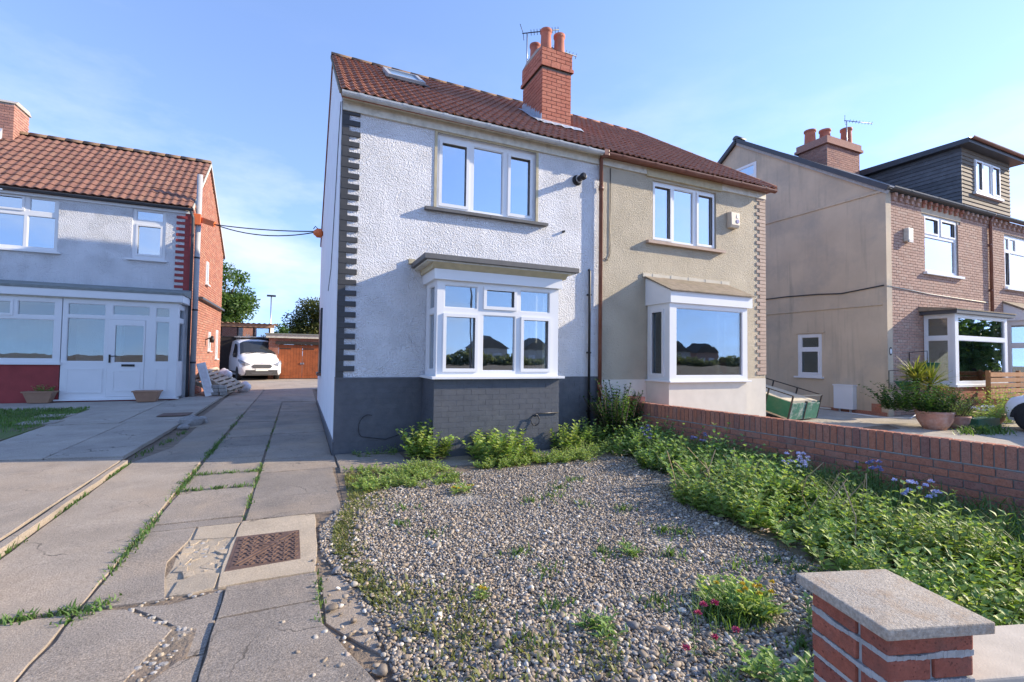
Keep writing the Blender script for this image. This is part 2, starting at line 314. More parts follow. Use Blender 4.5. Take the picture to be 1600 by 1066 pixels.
class MB:
    def __init__(s): s.v = []; s.f = []; s.smooth = False
    def add(s, vs, fs):
        k = len(s.v); s.v += [tuple(v) for v in vs]; s.f += [tuple(i+k for i in f) for f in fs]; return s
    def box(s, a, b, M=None, ch=0):
        x0, y0, z0 = a; x1, y1, z1 = b
        vs = [Vector(p) for p in ((x0, y0, z0), (x1, y0, z0), (x1, y1, z0), (x0, y1, z0), (x0, y0, z1), (x1, y0, z1), (x1, y1, z1), (x0, y1, z1))]
        if M is not None: vs = [M @ v for v in vs]
        return s.add(vs, [(0, 3, 2, 1), (4, 5, 6, 7), (0, 1, 5, 4), (1, 2, 6, 5), (2, 3, 7, 6), (3, 0, 4, 7)])
    def bar(s, a, b, w, h, upv=(0, 0, 1)):
        a = Vector(a); b = Vector(b); d = (b-a).normalized(); u = Vector(upv); sd = d.cross(u).normalized(); u = sd.cross(d)
        vs = [p+sd*i*w/2+u*j*h/2 for p in (a, b) for i, j in ((-1, -1), (1, -1), (1, 1), (-1, 1))]
        return s.add(vs, [(0, 1, 2, 3), (7, 6, 5, 4), (0, 4, 5, 1), (1, 5, 6, 2), (2, 6, 7, 3), (3, 7, 4, 0)])
    def tube(s, pts, r, n=10, caps=True):
        pts = [Vector(p) for p in pts]; k0 = len(s.v); m = len(pts)
        rs = r if isinstance(r, (list, tuple)) else [r]*m
        for i, p in enumerate(pts):
            d = (pts[min(i+1, m-1)]-pts[max(i-1, 0)]).normalized()
            a = d.orthogonal().normalized() if i == 0 else (pa - d*pa.dot(d)).normalized()
            pa = a; b_ = d.cross(a)
            for j in range(n):
                an = 2*math.pi*j/n; s.v.append(tuple(p+(a*math.cos(an)+b_*math.sin(an))*rs[i]))
        for i in range(m-1):
            for j in range(n):
                q = k0+i*n; s.f.append((q+j, q+(j+1) % n, q+n+(j+1) % n, q+n+j))
        if caps:
            s.f.append(tuple(k0+j for j in range(n))[::-1]); s.f.append(tuple(k0+(m-1)*n+j for j in range(n)))
        s.smooth = True
        return s
    def lathe(s, prof, c=(0, 0, 0), n=18, M=None):
        k0 = len(s.v); c = Vector(c)
        for r, z in prof:
            for j in range(n):
                an = 2*math.pi*j/n; v = Vector((r*math.cos(an), r*math.sin(an), z))
                if M is not None: v = M @ v
                s.v.append(tuple(v+c))
        for i in range(len(prof)-1):
            for j in range(n):
                q = k0+i*n; s.f.append((q+j, q+(j+1) % n, q+n+(j+1) % n, q+n+j))
        s.f.append(tuple(k0+j for j in range(n))[::-1]); s.f.append(tuple(k0+(len(prof)-1)*n+j for j in range(n)))
        s.smooth = True
        return s
    def prism(s, poly, a, b, M=None):
        """poly: list of (p,q); swept along first axis from a to b: points (t,p,q)"""
        n = len(poly); vs = [Vector((a, p, q)) for p, q in poly]+[Vector((b, p, q)) for p, q in poly]
        if M is not None: vs = [M @ v for v in vs]
        fs = [tuple(range(n))[::-1], tuple(range(n, 2*n))]+[(i, (i+1) % n, n+(i+1) % n, n+i) for i in range(n)]
        return s.add(vs, fs)
    def slab(s, poly, z0f, z1f):
        """horizontal polygon (x,y) with z functions"""
        n = len(poly); vs = [(x, y, z0f(x, y)) for x, y in poly]+[(x, y, z1f(x, y)) for x, y in poly]
        return s.add(vs, [tuple(range(n))[::-1], tuple(range(n, 2*n))]+[(i, (i+1) % n, n+(i+1) % n, n+i) for i in range(n)])
    def mesh(s, name, recalc=True, bevel=0):
        me = bpy.data.meshes.new(name); me.from_pydata(s.v, [], s.f)
        if recalc or bevel:
            bm = bmesh.new(); bm.from_mesh(me)
            if bevel:
                bmesh.ops.bevel(bm, geom=[e for e in bm.edges if len(e.link_faces) == 2 and e.calc_face_angle(0) > .6], offset=bevel, segments=2, affect='EDGES', profile=.6)
            bmesh.ops.recalc_face_normals(bm, faces=bm.faces); bm.to_mesh(me); bm.free()
        if s.smooth:
            for p in me.polygons: p.use_smooth = len(p.vertices) == 4
        return me
    def build(s, name, mat, parent=None, bevel=0):
        return link(name, s.mesh(name, bevel=bevel), mat, parent)
def box(name, a, b, mat, parent=None, bevel=0, M=None): return MB().box(a, b, M).build(name, mat, parent, bevel)
def tube(name, pts, r, mat, parent=None, n=10): return MB().tube(pts, r, n).build(name, mat, parent)

def frame(o, u, n):
    """local (x along u, y outwards along n, z up) -> world"""
    u = Vector(u).normalized(); n = Vector(n).normalized(); z = Vector((0, 0, 1))
    return Matrix(((u.x, n.x, z.x, o[0]), (u.y, n.y, z.y, o[1]), (u.z, n.z, z.z, o[2]), (0, 0, 0, 1)))
def holed(mb, M, x0, x1, z0, z1, d0, d1, holes):
    """plate x0..x1, z0..z1 between depth d0 and d1 with rectangular holes (hx0,hx1,hz0,hz1)"""
    xs = sorted({x0, x1, *[h for q in holes for h in q[:2] if x0 < h < x1]}); zs = sorted({z0, z1, *[h for q in holes for h in q[2:4] if z0 < h < z1]})
    def solid(i, j):
        if i < 0 or j < 0 or i >= len(xs)-1 or j >= len(zs)-1: return False
        cx = (xs[i]+xs[i+1])/2; cz = (zs[j]+zs[j+1])/2
        return not any(q[0] < cx < q[1] and q[2] < cz < q[3] for q in holes)
    for i in range(len(xs)-1):
        for j in range(len(zs)-1):
            if not solid(i, j): continue
            a, b, c, d = xs[i], xs[i+1], zs[j], zs[j+1]
            quads = [[(a, d1, c), (b, d1, c), (b, d1, d), (a, d1, d)], [(a, d0, c), (a, d0, d), (b, d0, d), (b, d0, c)]]
            if not solid(i-1, j): quads.append([(a, d0, c), (a, d1, c), (a, d1, d), (a, d0, d)])
            if not solid(i+1, j): quads.append([(b, d0, c), (b, d0, d), (b, d1, d), (b, d1, c)])
            if not solid(i, j-1): quads.append([(a, d0, c), (b, d0, c), (b, d1, c), (a, d1, c)])
            if not solid(i, j+1): quads.append([(a, d0, d), (a, d1, d), (b, d1, d), (b, d0, d)])
            for q in quads: mb.add([M @ Vector(p) for p in q], [(0, 1, 2, 3)])
    return mb
def weld(me):
    bm = bmesh.new(); bm.from_mesh(me); bmesh.ops.remove_doubles(bm, verts=bm.verts, dist=1e-4); bmesh.ops.recalc_face_normals(bm, faces=bm.faces); bm.to_mesh(me); bm.free(); return me
def plate(name, M, x0, x1, z0, z1, d0, d1, holes, mat, parent):
    return link(name, weld(holed(MB(), M, x0, x1, z0, z1, d0, d1, holes).mesh(name, False)), mat, parent)
def window(parent, M, x0, x1, z0, z1, panes, depth=-.05, fmat='upvc', glass='glass', thick=.07, name='window'):
    """panes: (x0,x1,z0,z1,sash)"""
    f = plate(name, M, x0, x1, z0, z1, depth-thick, depth, [p[:4] for p in panes], fmat, parent)
    for p in panes:
        a, b, c, d = p[:4]
        if p[4]:
            s = .05
            plate('sash', M, a-s, b+s, c-s, d+s, depth-thick*.4, depth+.022, [(a, b, c, d)], fmat, f)
        else:
            s = .014
            plate('bead', M, a-.002, b+.002, c-.002, d+.002, depth-thick*.8, depth-.012, [(a+s, b-s, c+s, d-s)], fmat, f)
        MB().box((a-.01, depth-thick*.62, c-.01), (b+.01, depth-thick*.5, d+.01), M).build('pane', glass, f)
    return f
_bm = {}
def brick_mesh(l, h, d, mat, bev=.006):
    k = (round(l, 4), round(h, 4), round(d, 4), mat)
    if k not in _bm:
        me = MB().box((-l/2, -d/2, -h/2), (l/2, d/2, h/2)).mesh('brick', bevel=bev if bev else 0); me.materials.append(MATS[mat]); _bm[k] = me
    return _bm[k]
EYE = Vector((0, 0, 1.5))
def bricks(parent, M, width, height, mat, bl=.232, bh=.072, j=.010, depth=.03, holes=(), nmax=300, bond='stretcher', proud=.0, name='brick', z0=0.0, jitter=.002, bev=.005):
    """bricks in rows on the local plane y=proud; nearest nmax are parts, the rest one part"""
    items = []
    row = 0; z = z0
    while z+bh <= height+.02:
        off = 0 if row % 2 == 0 else -(bl+j)/2
        x = off
        while x < width-.02:
            a, b = max(x, 0), min(x+bl, width)
            if b-a > .035:
                segs = [(a, b)]
                for (h0, h1, hz0, hz1) in holes:
                    if z+bh > hz0+.01 and z < hz1-.01:
                        ns = []
                        for (p, q) in segs:
                            if q <= h0 or p >= h1: ns.append((p, q)); continue
                            if p < h0-.03: ns.append((p, h0))
                            if q > h1+.03: ns.append((h1, q))
                        segs = ns
                for p, q in segs: items.append((p, q, z))
            x += bl+j
        z += bh+j; row += 1
    pos = [(M @ Vector(((p+q)/2, 0, zz+bh/2))-EYE).length for p, q, zz in items]
    order = np.argsort(pos); rest = MB()
    for n_, i in enumerate(order):
        p, q, zz = items[i]
        dy = proud+random.uniform(-jitter, jitter)
        ml = Matrix.Translation(((p+q)/2, dy-depth/2, zz+bh/2))
        if n_ < nmax:
            link(name, brick_mesh(q-p, bh, depth, mat, bev), None, parent, M @ ml)
        else:
            rest.box((p, dy-depth, zz), (q, dy, zz+bh), M)
    if rest.v: tag(rest.build('brick_courses', mat, parent), kind='stuff')
def poly_leaves(name, P, D, Nn, Ln, W, mat, parent=None, fold=.12):
    P = np.asarray(P, float); D = np.asarray(D, float); Nn = np.asarray(Nn, float); Ln = np.asarray(Ln, float)[:, None]; W = np.asarray(W, float)[:, None]
    D /= np.linalg.norm(D, axis=1, keepdims=True)+1e-9
    S = np.cross(D, Nn); S /= np.linalg.norm(S, axis=1, keepdims=True)+1e-9; Nn = np.cross(S, D)
    n = len(P); V = np.empty((n, 5, 3))
    V[:, 0] = P; V[:, 1] = P+D*Ln*.42+S*W*.5+Nn*Ln*fold; V[:, 2] = P+D*Ln-Nn*Ln*.10; V[:, 3] = P+D*Ln*.42-S*W*.5+Nn*Ln*fold; V[:, 4] = P+D*Ln*.5
    F = np.array([[0, 1, 2, 4], [0, 4, 2, 3]])[None]+(np.arange(n)*5)[:, None, None]
    return npmesh(name, V.reshape(-1, 3), F.reshape(-1, 4), mat, parent)
def npmesh(name, V, F, mat, parent=None, smooth=False, link_=True):
    me = bpy.data.meshes.new(name); k = F.shape[1]
    me.vertices.add(len(V)); me.vertices.foreach_set('co', V.astype(np.float32).ravel())
    me.loops.add(F.size); me.loops.foreach_set('vertex_index', F.astype(np.int32).ravel())
    me.polygons.add(len(F)); me.polygons.foreach_set('loop_start', np.arange(0, F.size, k, dtype=np.int32)); me.polygons.foreach_set('loop_total', np.full(len(F), k, dtype=np.int32))
    if smooth: me.polygons.foreach_set('use_smooth', np.ones(len(F), dtype=bool))
    me.update(calc_edges=True); me.validate()
    return link(name, me, mat, parent) if link_ else me
def blades(name, P, h, w, lean, mat, parent=None):
    """grass blades, three quads-ish segments each"""
    P = np.asarray(P, float); n = len(P); a = rng.uniform(0, 2*np.pi, n)
    d = np.stack([np.cos(a), np.sin(a), np.zeros(n)], 1); s = np.stack([-np.sin(a), np.cos(a), np.zeros(n)], 1)
    h = np.broadcast_to(h, n)*rng.uniform(.55, 1.25, n); w = np.broadcast_to(w, n)*rng.uniform(.7, 1.3, n); ln = lean*rng.uniform(.3, 1.5, n)*h
    V = np.empty((n, 5, 3)); z = np.array([0, 0, 1.])
    V[:, 0] = P-s*w[:, None]/2; V[:, 1] = P+s*w[:, None]/2
    mid = P+z*(h*.6)[:, None]+d*(ln*.35)[:, None]
    V[:, 2] = mid+s*w[:, None]*.4; V[:, 3] = mid-s*w[:, None]*.4; V[:, 4] = P+z*(h*.92)[:, None]+d*ln[:, None]
    F = np.array([[0, 1, 2], [0, 2, 3], [3, 2, 4]])[None]+(np.arange(n)*5)[:, None, None]
    return npmesh(name, V.reshape(-1, 3), F.reshape(-1, 3), mat, parent)
# ------------------------------------------------------------------ setting: ground, road, far sheet
def ground_strip(name, x0, x1, ys, dz, mat, zf=zg):
    mb = MB()
    vs = [(x, y, zf(y)+dz) for y in ys for x in (x0, x1)]
    mb.add(vs, [(2*i, 2*i+1, 2*i+3, 2*i+2) for i in range(len(ys)-1)])
    return struct(mb.build(name, mat))
ground_strip('ground', -400, 400, [-400, -3, 7.6, 30, 600], -.065, 'soil')
ground_strip('road', -200, 200, [-11, -4.2], -.055, 'tarmac', lambda y: -.16)
ground_strip('pavement', -60, 60, [-4.0, .55], -.012, 'slab_pale')

# ------------------------------------------------------------------ roof tiles
def tile_mesh(name, w, Ln, rolls, amp, mat, lift=.022):
    nx = 6*rolls; V = []; F = []
    hs = [amp*(.5+.5*math.cos(2*math.pi*(i/nx*rolls)+math.pi))**1.4 for i in range(nx+1)]
    for i in range(nx+1):
        x = w*(i/nx-.5)*1.03
        V += [(x, 0, hs[i]+lift-.02), (x, 0, hs[i]+lift), (x, Ln, hs[i])]
    for i in range(nx):
        a = 3*i; F += [(a, a+3, a+4, a+1), (a+1, a+4, a+5, a+2)]
    me = bpy.data.meshes.new(name); me.from_pydata(V, [], F); me.materials.append(MATS[mat])
    for p in me.polygons: p.use_smooth = True
    me.set_sharp_from_angle(angle=math.radians(40)); return me
def tile_roof(parent, o, u, s, cols, rows, w, gauge, me, clip=None):
    u = Vector(u).normalized(); s = Vector(s).normalized(); n = u.cross(s).normalized()
    for r in range(rows):
        for c in range(cols):
            if clip and not clip((c+.5)*w, r*gauge): continue
            p = Vector(o)+u*(c+.5)*w+s*r*gauge+n*random.uniform(-.003, .003)
            tw = random.uniform(-.012, .012)
            uu = u*math.cos(tw)+s*math.sin(tw); ss = n.cross(uu)
            mw = Matrix(((uu.x, ss.x, n.x, p.x), (uu.y, ss.y, n.y, p.y), (uu.z, ss.z, n.z, p.z), (0, 0, 0, 1)))
            link('roof_tile', me, None, parent, mw)
def ridge_tiles(parent, a, b, mat, r=.09, step=.45, name='ridge_tile'):
    a = Vector(a); b = Vector(b); d = b-a; L_ = d.length; n = max(1, round(L_/step)); d.normalize()
    sd = d.cross(Vector((0, 0, 1))).normalized(); upv = sd.cross(d)
    for i in range(n):
        mb = MB(); t0 = L_*i/n; t1 = L_*(i+1)/n-.008
        for t, rr in ((t0, r*1.04), (t1, r*.97)):
            for k in range(9):
                an = math.pi*(k/8*1.1-.05); p = a+d*t+sd*math.cos(an)*rr+upv*math.sin(an)*rr*.8; mb.v.append(tuple(p))
        mb.f += [(k, k+1, 10+k, 9+k) for k in range(8)]+[tuple(range(9)), tuple(range(17, 8, -1))]
        mb.smooth = True
        mb.build(name, mat, parent)
def gutter(name, a, b, mat, parent, r=.06, joints=()):
    a = Vector(a); b = Vector(b); d = (b-a).normalized(); sd = d.cross(Vector((0, 0, 1))).normalized(); mb = MB(); k = 9
    for p in (a, b):
        for rr in (r, r*.86):
            for i in range(k):
                an = math.pi+math.pi*i/(k-1); mb.v.append(tuple(p+sd*math.cos(an)*rr+Vector((0, 0, math.sin(an)*rr))))
    for i in range(k-1):
        mb.f += [(i, i+1, 2*k+i+1, 2*k+i), (k+i, 3*k+i, 3*k+i+1, k+i+1), (i, k+i, k+i+1, i+1), (2*k+i, 2*k+i+1, 3*k+i+1, 3*k+i)]
    mb.f += [(0, 2*k, 3*k, k), (k-1, 2*k-1, 4*k-1, 3*k-1)]
    g = mb.build(name, mat, parent)
    for t in joints:
        p = a+(b-a)*t; m2 = MB()
        for q in (p-d*.035, p+d*.035):
            for i in range(k):
                an = math.pi+math.pi*i/(k-1); m2.v.append(tuple(q+sd*math.cos(an)*r*1.09+Vector((0, 0, math.sin(an)*r*1.09+.004))))
        m2.f += [(i, i+1, k+i+1, k+i) for i in range(k-1)]
        m2.build('gutter_bracket', mat, g)
    return g
TB = .741; CS = math.cos(math.atan(TB)); SN = math.sin(math.atan(TB))
tile_main = tile_mesh('roof_tile', .27, .33, 2, .030, 'tile')

# ------------------------------------------------------------------ white house
YF = 7.615
W = thing('white_house', (.5, YF, 0), 'white pebble-dashed semi-detached house with charcoal painted base and bay window', 'house')
F0 = frame((0, YF, 0), (1, 0, 0), (0, -1, 0))
wall = plate('front_wall', F0, .50, 5.222, 1.165, 5.44, -.25, 0, [(2.0, 3.845, 3.965, 5.245), (1.98, 3.84, 1.16, 2.72)], 'white_stucco', W)
plate('plinth', F0, .50, 5.222, -.2, 1.165, -.25, .002, [], 'dark_paint', W)
plinth = [o for o in W.children if o.name.startswith('plinth')][0]
# side gable
def gable(name, x0, x1, poly, mat, parent): return MB().prism(poly, x0, x1).build(name, mat, parent)
gable('side_wall', .50, .74, [(7.868, -.2), (15.2, -.2), (15.2, 4.85), (10.9, 7.96), (7.868, 5.72)], 'white_paint_wall', W)
box('base_strip', (.478, 7.63, -.2), (.5, 15.18, .19), 'dark_paint', W)
gable('party_wall', 5.10, 5.222, [(7.868, -.2), (14.05, -.2), (14.05, 5.4), (10.9, 7.8), (7.868, 5.6)], 'interior', W)
box('rear_wall', (.74, 14.95, -.2), (5.222, 15.2, 4.85), 'white_paint_wall', W); box('rear_dormer', (.95, 11.3, 5.3), (5.1, 15.19, 7.93), 'hung_tile', W)
box('upper_floor', (.74, 7.87, 2.86), (5.10, 14.05, 3.02), 'interior', W)
box('attic_floor', (.74, 7.87, 5.28), (5.10, 14.05, 5.40), 'interior', W)
box('ground_floor', (.74, 7.87, .28), (5.10, 14.05, .36), 'floorboards', W)
box('room_wall', (.74, 11.4, .36), (5.10, 11.5, 5.28), 'interior', W)
# quoins
box('quoin_strip', (.494, YF-.022, 1.166), (.605, YF-.001, 5.41), 'quoin_paint', W)
z = 1.30; k = 0
while z < 5.35:
    link('quoin_brick', brick_mesh(.27, .082, .026, 'quoin_paint', .006), None, W, Matrix.Translation((.632+random.uniform(-.006, .006), YF-.0145, z)))
    z += .165
box('string_course', (.5, YF-.018, 1.135), (1.80, YF-.0025, 1.166), 'dark_paint', W)
# plinth bricks either side of the bay
bricks(plinth, frame((.505, YF, 0), (1, 0, 0), (0, -1, 0)), 1.30, 1.125, 'dark_paint', proud=.004, depth=.02, nmax=90, j=.003, bh=.079, z0=0.02, bev=.002, jitter=.0008)
bricks(plinth, frame((3.99, YF, 0), (1, 0, 0), (0, -1, 0)), 1.225, 1.14, 'dark_paint', proud=.006, depth=.02, nmax=0, j=.004, bh=.076, z0=0.02)
# eaves
fs = box('fascia', (.50, YF-.045, 5.27), (5.215, YF-.001, 5.42), 'fascia_cream', W)
box('soffit', (.50, YF-.19, 5.425), (5.22, YF-.002, 5.445), 'fascia_cream', W)
gutter('gutter', (.47, 7.42, 5.465), (5.17, 7.42, 5.445), 'grey_gutter', W, .065, (.06, .2, .34, .5, .66, .8, .93))
# roof
RF = MB()
RF.prism([(7.40, 5.44), (10.9, 8.035), (10.9, 7.95), (7.44, 5.385)], .47, 5.225)
RF.prism([(10.9, 8.035), (15.35, 4.85), (15.35, 4.77), (10.9, 7.95)], .47, 5.225)
roof = RF.build('roof', 'tile', W)
tile_roof(roof, (.455, 7.385, 5.475), (1, 0, 0), (0, CS, SN), 17, 15, .2805, .290, tile_main, lambda x, t: not (4.02 < x < 4.72 and 1.78 < t < 2.3) and not (1.02 < x < 1.72 and 2.55 < t < 3.45))
ridge_tiles(roof, (.45, 10.9, 8.06), (5.22, 10.9, 8.06), 'ridge_tile')
MB().bar((.462, 7.42, 5.455), (.462, 10.9, 8.03), .05, .05).build('verge', 'moss_stone', roof)
# skylight on the roof plane
def onroof(x, t, h=0): return Vector((x, 7.385+t*CS-h*SN, 5.475+t*SN+h*CS))
SKM = Matrix(((1, 0, 0, 0), (0, CS, -SN, 7.385), (0, SN, CS, 5.475), (0, 0, 0, 1)))
sk = MB()
holed(sk, Matrix(((1, 0, 0, 0), (0, -SN, CS, 7.385), (0, CS, SN, 5.475), (0, 0, 0, 1))), 1.46, 2.21, 2.62, 3.62, .0, .10, [(1.53, 2.14, 2.71, 3.54)])
skf = link('skylight', weld(sk.mesh('skylight', False)), 'grey_pipe', W)
MB().box((1.53, 2.71, .05), (2.14, 3.54, .07), SKM).build('skylight_pane', 'skylight_glass', skf)
MB().box((1.40, 2.5, .045), (2.27, 2.6, .06), SKM).build('skylight_flashing', 'slate', skf)
# upper window
window(W, F0, 2.0, 3.845, 3.965, 5.245, [(2.10, 2.53, 4.08, 5.11, 1), (2.66, 3.22, 4.03, 5.16, 0), (3.36, 3.75, 4.08, 5.11, 1)], depth=-.06)
for a, b in ((1.80, 2.93), (2.94, 4.06)): MB().prism([(-.10, -.062), (.06, -.050), (.06, .0), (-.10, -.012)], a, b, Matrix.Translation((0, YF, 3.965))).build('window_sill', 'grey_paint', W)
# reveal strips round window in stone paint
plate('window_surround', F0, 1.955, 3.89, 3.97, 5.27, -.01, .012, [(2.0, 3.845, 3.90, 5.245)], 'soffit_stone', W)
# bay
YB = 6.905
BX0, BX1 = 1.83, 3.965
bay = box('bay_base', (BX0+.002, YB+.002, -.2), (BX1-.002, YF, 1.165), 'dark_paint', W)
bricks(bay, frame((BX0, YB, 0), (1, 0, 0), (0, -1, 0)), BX1-BX0, 1.155, 'dark_paint', proud=.001, depth=.02, nmax=150, j=.003, bh=.079, z0=.02, bev=.002, jitter=.0008)
bricks(bay, frame((BX0, YF, 0), (0, -1, 0), (-1, 0, 0)), YF-YB-.02, 1.155, 'dark_paint', proud=.001, depth=.02, nmax=45, j=.003, bh=.079, z0=.02, bev=.002, jitter=.0008)
box('bay_sill', (BX0-.055, YB-.085, 1.165), (BX1+.06, YF-.001, 1.205), 'upvc', W, .006)
FB = frame((0, YB, 0), (1, 0, 0), (0, -1, 0))
bw = window(W, FB, 1.862, 3.955, 1.205, 2.665, [(1.975, 2.505, 2.25, 2.60, 0), (2.655, 3.13, 2.305, 2.56, 1), (3.245, 3.79, 2.25, 2.60, 0),
    (2.01, 2.47, 1.325, 2.11, 1), (2.60, 3.158, 1.285, 2.165, 0), (3.307, 3.756, 1.325, 2.115, 1)], depth=-.03, glass='glass_bay')
bw.name = 'bay_window'
FL = frame((1.862, YF, 0), (0, -1, 0), (-1, 0, 0))
sw = window(W, FL, .02, YF-YB-.10, 1.205, 2.665, [(.20, .52, 1.30, 2.17, 0), (.20, .52, 2.25, 2.60, 0)], depth=0, glass='glass_bay', thick=.06)
sw.name = 'bay_side_window'
FR = frame((3.955, YF, 0), (0, -1, 0), (1, 0, 0))
window(W, FR, .02, YF-YB-.10, 1.205, 2.665, [(.20, .52, 1.30, 2.17, 0), (.20, .52, 2.25, 2.60, 0)], depth=0, glass='glass_bay', thick=.06).name = 'bay_side_window'
box('bay_fascia', (1.80, YB-.035, 2.665), (3.99, YF-.001, 2.82), 'upvc', W)
MB().prism([(YB-.04, 2.82), (YB-.14, 2.90), (YF-.001, 2.90), (YF-.001, 2.82)], 1.76, 4.05).build('bay_cornice', 'soffit_stone', W)
box('bay_cornice_lip', (1.66, YB-.15, 2.9), (4.15, YF-.001, 2.925), 'fascia_cream', W)
br = MB(); br.box((1.605, YB-.20, 2.925), (4.22, YF-.001, 3.005)); br.build('bay_roof', 'grey_paint', W, .008)
box('bay_roof_upstand', (1.56, YF-.05, 2.99), (1.66, YF-.001, 3.07), 'soffit_stone', W)
# things on the front
def flue(x, z):
    t_ = thing('boiler_flue', (x, YF, z), 'short black boiler flue sticking out of white wall beside upper window', 'flue')
    MB().lathe([(.095, 0), (.10, .02), (.075, .05), (.06, .05)], (x, YF, z), 20, Matrix.Rotation(math.pi/2, 3, 'X').to_4x4()).build('wall_plate', 'black_plastic', t_)
    MB().lathe([(.056, 0), (.056, .19), (.066, .19), (.066, .235), (.04, .235), (.035, .27)], (x, YF-.02, z), 18, Matrix.Rotation(math.pi/2, 3, 'X').to_4x4()).build('pipe', 'black_plastic', t_)
    MB().lathe([(.07, .07), (.07, .085), (.058, .085)], (x, YF-.02, z), 18, Matrix.Rotation(math.pi/2, 3, 'X').to_4x4()).build('ring', 'grey_pipe', t_)
flue(4.71, 4.88)
tag(tube('pipe_stub', [(4.42, YF+.02, 3.86), (4.42, YF-.055, 3.86)], .022, 'black_plastic'), 'tiny dark pipe stub poking from white wall below the boiler flue', 'pipe')
vp = thing('vent_pipe', (4.99, 7.56, 0), 'thin black plastic pipe up white wall between bay and brown downpipe', 'pipe')
tube('pipe', [(4.99, 7.565, .05), (4.99, 7.565, 3.16), (4.975, 7.58, 3.20)], .024, 'black_plastic', vp)
for z in (.5, 1.6, 2.7): box('clip', (4.955, 7.55, z), (5.025, YF-.001, z+.03), 'black_plastic', vp)
bd = thing('brown_downpipe', (5.225, 7.55, 0), 'brown plastic downpipe running down between the white and beige houses', 'downpipe')
tube('pipe', [(5.225, 7.55, .1), (5.225, 7.55, 5.36), (5.225, 7.47, 5.44)], .036, 'brown_gutter', bd)
for z in (.92, 4.75): tube('collar', [(5.225, 7.55, z), (5.225, 7.55, z+.09)], .047, 'brown_gutter', bd)
box('hopper', (5.165, 7.36, 5.37), (5.285, 7.50, 5.49), 'brown_gutter', bd, .01)
tp = thing('garden_tap', (3.70, YB, .55), 'small outside tap with bracket low on the grey bay wall', 'tap')
tube('pipe', [(3.94, YB-.02, .60), (3.55, YB-.02, .60), (3.50, YB-.03, .55)], .010, 'dark_metal', tp)
tube('hose_coil', [(3.50+.075*math.cos(a), YB-.05+.01*math.sin(3*a), .50+.09*math.sin(a)) for a in np.linspace(0, 9, 26)], .009, 'dark_metal', tp, 6)
cb = tag(tube('loose_cable', [(1.02+.11*math.cos(a)-.02*a, YF-.03, .42+.17*math.sin(a)) for a in np.linspace(1.2, 4.4, 16)]+[(1.25, YF-.03, .2), (1.6, YF-.03, .30)], .005, 'black_plastic', n=6), 'dark looped cable hanging low on charcoal base left of bay', 'cable')
# side window at the rear of the gable wall
sw_ = thing('side_window_box', (.5, 13.3, 2.0), 'dark narrow window near the back of the white side wall', 'window')
box('frame', (.45, 12.9, 1.05), (.5, 13.7, 2.7), 'dark_metal', sw_); box('sill', (.40, 12.85, .98), (.5, 13.75, 1.05), 'brown_gutter', sw_)
tag(tube('wall_cable', [(.49, 7.9, 5.55), (.485, 8.15, 5.1), (.485, 8.6, 4.3), (.485, 9.4, 3.1), (.485, 10.2, 2.8)], .007, 'dark_metal', n=5), 'thin black cable clipped down the white side wall', 'cable')

# ------------------------------------------------------------------ chimney
def pot(parent, x, y, z, h, r=.115):
    MB().lathe([(r*1.08, 0), (r*1.05, h*.15), (r*.95, h*.8), (r*1.02, h*.86), (r*1.12, h*.88), (r*1.12, h*.98), (r*.9, h), (r*.8, h*.9)], (x, y, z), 20).build('chimney_pot', 'terracotta', parent)
def yagi(name, base, top, boomdir, L_, label, els=9, r=.012):
    a = thing(name, base, label, 'aerial')
    tube('mast', [base, top], r*1.3, 'metal', a, 6)
    d = Vector(boomdir).normalized(); p = Vector(top); q = p+d*L_
    tube('boom', [p-d*.12, q], r, 'dark_metal', a, 6); sd = d.cross(Vector((0, 0, 1))).normalized()
    up_ = sd.cross(d)
    for i in range(els):
        c = p+d*(L_*(.12+.86*i/(els-1))); tube('element', [c-up_*.05-sd*.03, c+up_*.05+sd*.03], r*.6, 'dark_metal', a, 5)
    for s in (-1, 1): tube('reflector', [p-d*.10+up_*.02*s, p-d*.14+up_*.19*s+sd*.05], r*.6, 'dark_metal', a, 5)
    return a
CH = thing('brick_chimney', (4.85, 9.15, 6.2), 'orange brick chimney stack with terracotta pots on the white house roof', 'chimney')
CX0, CX1, CY0, CY1 = 4.50, 5.20, 8.67, 9.62
core = box('core', (CX0+.012, CY0+.012, 5.9), (CX1-.012, CY1-.012, 8.05), 'dark_mortar', CH)
bricks(core, frame((CX0, CY0, 6.15), (1, 0, 0), (0, -1, 0)), CX1-CX0, 1.50, 'chimney_brick', bl=.220, bh=.071, proud=.001, depth=.05, nmax=90, j=.011)
bricks(core, frame((CX0, CY1, 6.15), (0, -1, 0), (-1, 0, 0)), CY1-CY0-.052, 1.50, 'chimney_brick', bl=.220, bh=.071, proud=.001, depth=.05, nmax=110, j=.011)
bricks(core, frame((CX1, CY0, 6.15), (0, 1, 0), (1, 0, 0)), CY1-CY0, 1.50, 'chimney_brick', bl=.220, bh=.071, proud=.001, depth=.05, nmax=0, j=.011)
for z0_, ex, hh in ((7.66, .045, .075), (7.742, .02, .34)):
    c2 = box('corbel_core', (CX0-ex+.012, CY0-ex+.012, z0_), (CX1+ex-.012, CY1+ex-.012, z0_+hh-.005), 'dark_mortar', CH)
    bricks(c2, frame((CX0-ex, CY0-ex, z0_), (1, 0, 0), (0, -1, 0)), CX1-CX0+2*ex, hh, 'chimney_brick', bl=.220, bh=.073, proud=.0, depth=.05, nmax=40, j=.01)
    bricks(c2, frame((CX0-ex, CY1+ex, z0_), (0, -1, 0), (-1, 0, 0)), CY1-CY0+2*ex-.052, hh, 'chimney_brick', bl=.220, bh=.073, proud=.0, depth=.05, nmax=40, j=.01)
